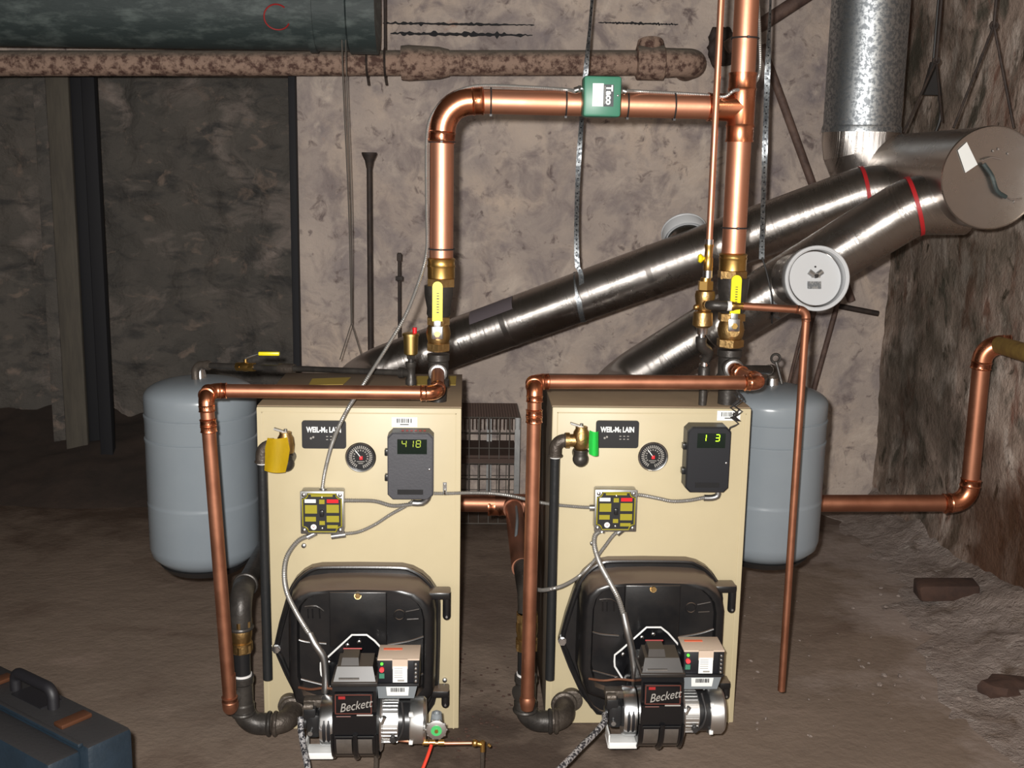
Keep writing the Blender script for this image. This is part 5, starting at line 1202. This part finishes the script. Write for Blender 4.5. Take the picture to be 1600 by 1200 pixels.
zb_ = P(1352, 203, 1.08).z; m = MB(); m.cyl((sx, 1.08, zb_), (sx, 1.08, ZC), rs, n=64); part(t, 'stack_body', m, galv)
m = MB(); m.lathe([(zb_-.01, rs), (zb_-.01, rs*1.03), (zb_+.005, rs*1.03), (zb_+.012, rs*1.01)], (sx, 1.08, 0), Z_, 64); part(t, 'bottom_bead', m, galv)
# barometric dampers
def damper(axis_c, dirv, L_, label, R=.094, rot=0):
    dirv = V(dirv).normalized(); t = thing('draft_damper', axis_c, label, 'draft damper', 'barometric dampers')
    m = MB(); m.lathe([(0, R*.86), (L_-.046, R*.86)], axis_c, dirv, 48); part(t, 'collar', m, steel)
    c_ = axis_c+dirv*L_; m = MB(); m.lathe([(-.045, R*.97), (-.040, R), (-.001, R), (.002, R*.97), (.001, R*.90), (-.040, R*.88)], c_, dirv, 64, cap=False); m.torus(c_, dirv, R*.965, .005, 64, 10); part(t, 'ring', m, damperwhite)
    tl = (dirv+V((.10, 0, .10))).normalized(); cg = c_-dirv*.022
    g = part(t, 'gate', MB().lathe([(0, R*.84), (.0025, R*.84)], cg, tl, 56), damperwhite)
    x_, y_, _ = frame(tl); up = (Z_ - tl*Z_.dot(tl)).normalized(); rt_ = up.cross(tl)*1
    if rt_.x < 0: rt_ = -rt_
    s_ = cg+tl*.004
    m = MB()
    for sg in (-1, 1):
        for k_ in range(1): m.tube([s_+rt_*(.006*sg)+up*.010, s_+rt_*(.020*sg)+up*.020], .0085, 10)
    m.box(s_+up*.008+tl*.002, (.026, .006, .012), (rt_, tl, up)); part(g, 'bracket', m, zincbox)
    m = MB(); m.box(s_-up*.020-rt_*.004, (.042, .002, .022), (rt_, tl, up)); gp_ = part(g, 'rating_plate', m, galv)
    m = MB(); m.sphere(s_+up*.034, .003); m.cyl(s_+up*.006, s_+up*.006+tl*.010, .006, n=12); part(g, 'adjusting_screw', m, wiredark)
    return t
cf = P(1277, 435, .42); fa = f2[1].lerp(f2[2], .70)
# point of flue 2 axis closest to the damper in plan
best = min((f2[1].lerp(f2[2], k_/200) for k_ in range(201)), key=lambda q: (V((q.x-cf.x+.02, 0, q.z-cf.z+.0))).length)
damper(V((best.x, best.y, best.z)), cf-best, (cf-best).length, 'white-rimmed round draft damper facing forward on the front flue')
best = min((f1[1].lerp(f1[2], k_/200) for k_ in range(201)), key=lambda q: abs(q.x-P(1080, 345, q.y).x))
damper(best, V((-.03, .80, .58)), .135, 'white-rimmed round draft damper on the back of the rear flue', R=.078)

# dull grey tape patch on the rear flue
ax_ = (f1[2]-f1[1]).normalized(); fx, fy_, _ = frame(ax_)
def flue_pt(px):
    return min((f1[1].lerp(f1[2], k_/400) for k_ in range(401)), key=lambda q: abs(800+FPX*(q-CAM).dot(RT)/(q-CAM).dot(FW)-px))
qa_, qb_ = flue_pt(752), flue_pt(818); toc = (CAM-qa_); toc = (toc-ax_*toc.dot(ax_)).normalized(); upv = ax_.cross(toc); upv = upv if upv.z > 0 else -upv
m = MB(); rows = []
for k_ in range(9):
    th = math.radians(28+46*k_/8); o_ = (toc*math.cos(th)+upv*math.sin(th))*(RF+.0015); rows.append((m.b.verts.new(qa_+o_), m.b.verts.new(qb_+o_)))
for q0, q1 in zip(rows, rows[1:]): m.face((q0[0], q0[1], q1[1], q1[0]))
part(FL1, 'tape_patch', m, mat('dull_mauve_tape', srgb(96, 88, 92), .6), 'dull grey tape patch')

# perforated strap hangers and wire hangers
def strap(pts_top, flue_c, flue_d, Rr, label, grp):
    t = thing('hanger_strap', pts_top[0], label, 'hanger strap', grp); sp = spline(pts_top, .02); m = MB(); w_ = .0085
    rows = []
    for i, q in enumerate(sp):
        a_ = .9*math.sin(i*.21)*(.5+.5*math.sin(i*.05)); d_ = V((math.cos(a_), math.sin(a_), 0)); rows.append((m.b.verts.new(q-d_*w_), m.b.verts.new(q+d_*w_)))
    for q0, q1 in zip(rows, rows[1:]): m.face((q0[0], q0[1], q1[1], q1[0]))
    bmesh.ops.solidify(m.b, geom=m.b.faces[:], thickness=.0012); s_ = part(t, 'strap', m, galv)
    m = MB(); acc = 0
    for i, q in enumerate(sp):
        if i % 1 == 0: 
            a_ = .9*math.sin(i*.21)*(.5+.5*math.sin(i*.05)); n_ = V((math.sin(a_), -math.cos(a_), 0)); m.cyl(q+n_*.0007, q+n_*.0012, .0028, n=8); m.cyl(q-n_*.0007, q-n_*.0012, .0028, n=8)
    part(s_, 'punched_holes', m, label_b, kind='stuff')
    band(t, flue_c, flue_d, Rr, galv, .018, 'strap_loop'); return t
def flue_at(f, px):
    for k_ in range(401):
        q = f[1].lerp(f[2], k_/400); d = q-CAM
        if 800+FPX*d.dot(RT)/d.dot(FW) >= px: return q
q = flue_at(f1, 906); d_ = (f1[2]-f1[1]).normalized()
strap([V((q.x+.012, q.y-RF-.003, ZC)), V((q.x+.010, q.y-RF-.003, 2.2)), P(905, 240, q.y-RF-.003), P(901, 400, q.y-RF-.003), P(908, 430, q.y-RF-.004), P(909, 492, q.y-.04)], q, (d_+X_*1.2).normalized(), RF*1.03, 'long perforated metal strap holding the rear flue, left of the green switch box centre', 'perforated strap hangers')
q = flue_at(f2, 1203); d_ = (f2[2]-f2[1]).normalized()
t = strap([V((P(1192, 200, q.y-RF).x, q.y-RF-.004, ZC)), V((P(1192, 200, q.y-RF).x, q.y-RF-.004, 2.0)), P(1194, 270, q.y-RF-.004), P(1190, 405, q.y-RF-.004)], q, (d_+X_*1.2).normalized(), RF*1.02, 'long perforated metal strap right of the right copper riser', 'perforated strap hangers')
m = MB(); m.tube(spline([P(1191, 402, q.y-RF-.005), P(1199, 430, q.y-RF-.006), P(1207, 470, q.y-RF-.004), P(1206, 505, q.y-.05)]), .003, 8); part(t, 'tie_wire', m, wiredark)
q = flue_at(f1, 575); m = MB(); tpw = P(549, 505, q.y)
m.tube(spline([V((P(531, -60, q.y).x, q.y, ZC)), P(534, 60, q.y), P(545, 330, q.y), tpw]), .0025, 8)
solo('hanger_wire', m, wire_m, tpw, 'left one of the two thin ceiling wires hanging by the dark alcove edge', 'wire')
m = MB(); m.tube(spline([V((P(538, -60, q.y).x, q.y, ZC)), P(540, 60, q.y), P(549, 330, q.y), tpw+X_*.002]), .002, 8); m.tube([tpw, P(531, 562, q.y-.05)], .002, 6); m.tube([tpw, P(566, 560, q.y-.05)], .002, 6)
solo('hanger_wire', m, wire_m, tpw, 'thin ceiling wire splitting into an upside-down V over the left end of the rear flue', 'wire')
# A-shaped rod hangers of the drum
def hanger(pxt, pyt, feet, Y, r_, label, block=False):
    tp_ = P(pxt, pyt, Y); t = thing('rod_hanger', tp_, label, 'hanger', 'rod hangers over the drum'); m = MB(); m.tube([V((tp_.x, Y, ZC)), tp_], r_, 8); m.torus(tp_, Y_, r_*2, r_*.8, 14, 6)
    part(t, 'drop_rod', m, rod_m); m = MB()
    for (x_, y_, yy) in feet: m.tube([tp_, P(x_, y_, yy)], r_*.8, 8)
    part(t, 'sling_rod', m, rod_m); return t
hanger(1463, 95, ((1412, 207, 1.00), (1472, 190, 1.18)), 1.08, .005, 'dark rod hanger with a two-legged sling over the elbow pipe')
hanger(1553, 40, ((1490, 200, .75), (1584, 200, .80)), .80, .0055, 'taller dark rod hanger with a wide two-legged sling over the drum')
m = MB(); q = P(1458, 118, 1.45); m.hull8([q+V((-.03, 0, -.07)), q+V((.04, 0, -.07)), q+V((.04, .03, -.07)), q+V((-.03, .03, -.07))], [q+V((-.008, 0, .05)), q+V((.012, 0, .05)), q+V((.012, .02, .05)), q+V((-.008, .02, .05))])
m.tube(spline([q+V((.03, .01, -.05)), q+V((.045, .01, -.15)), q+V((.02, .01, -.24))]), .006, 8); m.tube([q+V((.0, .01, .04)), V((q.x, q.y+.01, ZC))], .005, 8); solo('pulley_block', m, wiredark, q, 'dark wedge-shaped pulley hanging behind the elbow flue', 'pulley')
m = MB(); m.tube(spline([P(1408, 215, .92), P(1398, 235, .90), P(1388, 262, .92)]), .0022, 6); m.tube([P(1478, 205, .92), P(1460, 262, .92)], .0022, 6); solo('sling_wire', m, wire_m, P(1408, 215, .92), 'pair of thin slanting wires lying against the elbow flue', 'wire')

# ------------------------------------------------------------------ armoured cables
def cable(pts, r_, label, m_=None):
    m = armored([P(*q) for q in pts], r_); return solo('armoured_cable', m, m_ or cable_m, P(*pts[0]), label, 'cable', 'armoured cables')
yh = YR-.012
cable([(899, 143, .03), (880, 140, yh), (820, 136, yh), (760, 134, yh), (728, 138, yh), (700, 152, yh), (678, 175, yh), (668, 205, yh), (666.5, 260, yh), (667, 330, yh), (667, 390, yh), (658, 430, .05), (635, 490, .03), (606, 540, .0), (568, 600, -.03), (540, 645, -.11), (520, 690, -.07), (508, 735, -.03), (503, 767, -.022)], .0052, 'long armoured cable from green switch box down to the left switch box')
cable([(978, 142, .03), (1000, 143, yh), (1060, 146, yh), (1110, 149, yh), (1132, 151, yh-.02), (1146, 142, yh-.03), (1160, 138, yh), (1185, 120, yh+.08), (1187, 60, .12), (1182, -40, .12)], .0048, 'armoured cable from the green switch to the right along the copper header')
cable([(536, 782, -.03), (552, 782, -.03), (585, 783, -.028), (612, 790, -.026), (635, 789, -.026), (652, 786, -.026)], .0058, 'upper armoured cable from the left switch box to the left control')
cable([(538, 834, -.03), (560, 831, -.025), (585, 820, -.022), (610, 804, -.018), (632, 792, -.014), (645, 783, -.014)], .005, 'lower armoured cable curving from the left switch box up to the left control')
cable([(486, 836, -.03), (466, 845, -.035), (449, 868, -.05), (444, 895, -.08), (448, 925, -.12), (462, 955, -.16), (478, 982, -.2), (486, 994, -.215)], .0068, 'armoured cable from the left switch box curving down to the left burner')
cable([(678, 771, -.012), (700, 771, -.012), (735, 770, -.01), (770, 771, .0), (800, 775, .01), (830, 782, .012), (862, 788, .012), (905, 792, .0), (928, 793, -.004)], .0050, 'armoured cable bridging the gap between the two boilers')
cable([(992, 773, -.004), (1005, 774, -.004), (1030, 779, .0), (1050, 783, .0), (1075, 782, .0), (1098, 778, .0), (1105, 777, .0)], .0056, 'armoured cable from the right switch box to the right control')
cable([(941, 828, -.004), (930, 836, -.01), (929, 855, -.03), (938, 882, -.07), (953, 910, -.13), (966, 935, -.17), (974, 960, -.19)], .0072, 'armoured cable from the right switch box down to the right burner')
cable([(980, 827, -.004), (962, 833, -.012), (944, 855, -.02), (925, 880, -.03), (905, 900, -.03), (882, 914, -.09), (862, 920, -.115), (845, 922, -.06), (832, 919, .05)], .0052, 'armoured cable swinging from the right switch box left behind the copper bypass')
def conn(pts, r_, m_, label, name='cable_connector'):
    m = MB(); m.tube(spline([P(*q) for q in pts]), r_, 14); c_ = P(*pts[0]); return solo(name, m, m_, c_, label, 'cable connector', 'cable connectors')
conn([(484, 990, -.212), (492, 1006, -.222), (502, 1020, -.225), (507, 1032, -.225), (509, 1060, -.225), (508, 1082, -.225)], .0092, zincbox, 'grey flexible connector into the left burner')
conn([(974, 958, -.19), (980, 985, -.2), (985, 1005, -.2), (988, 1020, -.2), (992, 1050, -.2), (993, 1072, -.2)], .0092, zincbox, 'grey flexible connector into the right burner')
conn([(505, 762, -.022), (505, 770, -.022)], .0105, chrome, 'zinc connector on top of the left switch box')
conn([(645, 786, -.026), (660, 786, -.026), (668, 779, -.03), (670, 772, -.03)], .0085, zincbox, 'bent zinc connector under the left control')
conn([(1100, 778, .0), (1112, 778, .0), (1121, 775, .0), (1122, 768, .0)], .0085, zincbox, 'bent zinc connector under the right control')
conn([(518, 838, -.028), (540, 835, -.028)], .0080, zincbox, 'zinc connector at the lower right corner of the left switch box')
conn([(494, 832, -.026), (480, 839, -.03)], .0082, chrome, 'zinc connector under the left switch box')
conn([(945, 822, -.002), (940, 832, -.006)], .0085, chrome, 'zinc connector under the right switch box, left one')
conn([(978, 823, -.002), (964, 834, -.010)], .0082, zincbox, 'zinc connector under the right switch box, right one')
conn([(921, 793, -.004), (931, 793, -.004)], .0095, chrome, 'zinc connector at the left side of the right switch box')
m = MB(); q = P(695, 766, -.012); m.box(q+V((0, .005, .006)), (.010, .002, .028)); m.torus(q-Z_*.006, X_, .0065, .0025, 16, 6); m.sphere(q+V((0, .002, .014)), .003); solo('cable_clamp', m, chrome, q, 'small zinc clamp holding the cable at the left boiler right edge', 'clamp')
# braided hoses to the front
def hose(pts, label):
    m = MB(); m.tube(spline([P(*q) for q in pts], .006), .0075, 14); q = solo('braided_hose', m, mat_braid, P(*pts[0]), label, 'hose', 'braided oil hoses'); return q
mat_braid = mat('braided_hose', (.55, .54, .55, 1), .45, .6, (.06, .06, .07, 1), 160, lo=.46, hi=.54, detail=1)
hose([(470, 1121, -.32), (470, 1140, -.34), (474, 1165, -.37), (479, 1190, -.41), (486, 1230, -.45)], 'braided hose hanging straight down from the left burner pump')
hose([(945, 1117, -.30), (944, 1128, -.33), (930, 1145, -.36), (905, 1170, -.42), (878, 1198, -.48), (850, 1225, -.52)], 'braided hose slanting down left from the right burner pump')
# dark wires and tag wire at the right boiler's corner
m = MB(); rr = random.Random(11); pts = [(1150, 610), (1158, 622), (1144, 632), (1156, 640), (1145, 648), (1153, 655), (1142, 652), (1154, 662), (1141, 668), (1139, 678)]
m.tube(spline([P(x_, y_, -.02-.004*(i % 3)) for i, (x_, y_) in enumerate(pts)]), .0022, 6); m.tube(spline([P(x_+4, y_+3, -.016+.004*(i % 3)) for i, (x_, y_) in enumerate(pts[:7])]), .002, 6); m.tube(spline([P(x_-3, y_+5, -.014) for i, (x_, y_) in enumerate(pts[:5])]), .002, 6)
solo('sensor_wire', m, wiredark, P(1150, 610, -.02), 'coiled dark sensor wire drooping over the bar code at the right boiler corner', 'wire')
# yellow stickers on the left boiler top
zt_ = H+.0022; fy = mat('faded_yellow', srgb(176, 150, 60), .6)
for pts in (((650, 588), (713, 588), (712, 602), (650, 602)), ((488, 592), (548, 590), (536, 601), (482, 602))):
    m = MB(); m.prism([PZ(x_, y_, zt_) for x_, y_ in pts], (0, 0, .001)); part(B1, 'yellow_sticker', m, fy)

# ------------------------------------------------------------------ tool case at lower left
zt_ = .36; A = PZ(208, 1136, zt_); Bq = PZ(20, 1046, zt_); d_ = (Bq-A); d_.z = 0; d_.normalize(); n_ = V((d_.y, -d_.x, 0)); n_ = n_ if n_.y < 0 else -n_
t = thing('tool_case', V((A.x, A.y, 0)), 'dark blue moulded tool case standing on the floor at the lower left', 'tool case')
Lc, Tc = .62, .105
# rear half and front half, meeting at a ridge
m = MB(); cc = A+d_*Lc/2+n_*Tc/2; m.box(V((cc.x, cc.y, zt_/2)), (Lc, Tc, zt_), (d_, n_, Z_), bev=.012); part(t, 'case_back', m, case_m)
cc = A+d_*(Lc/2+.012)+n_*(Tc+.035); m = MB(); m.box(V((cc.x, cc.y, zt_/2-.006)), (Lc-.02, .075, zt_-.012), (d_, n_, Z_), bev=.012); part(t, 'case_front', m, case_m)
cc = A+d_*Lc/2+n_*(Tc+.004); m = MB(); m.box(V((cc.x, cc.y, zt_+.001)), (Lc-.03, .012, .010), (d_, n_, Z_), bev=.003); part(t, 'seam_lip', m, case_m)
h0 = A+d_*.20+n_*.05; h1 = A+d_*.34+n_*.05; hz_ = V((0, 0, zt_)); m = MB()
pth, _ = fillet([V((h0.x, h0.y, zt_-.01)), V((h0.x, h0.y, zt_+.042)), V((h1.x, h1.y, zt_+.042)), V((h1.x, h1.y, zt_-.01))], .02, 6); m.tube(pth, .012, 14); part(t, 'handle', m, case_d)
q = A+d_*.27+n_*.045; part(t, 'handle_recess', MB().box(V((q.x, q.y, zt_+.001)), (.11, .05, .004), (d_, n_, Z_)), case_d)
for off in (.115, .40):
    q = A+d_*off+n_*.06; m = MB(); m.box(V((q.x, q.y, zt_+.005)), (.03, .07, .010), (d_, n_, Z_), bev=.003); part(t, 'latch', m, mat('brass_latch_%d' % int(off*100), srgb(96, 62, 44), .35, .4))
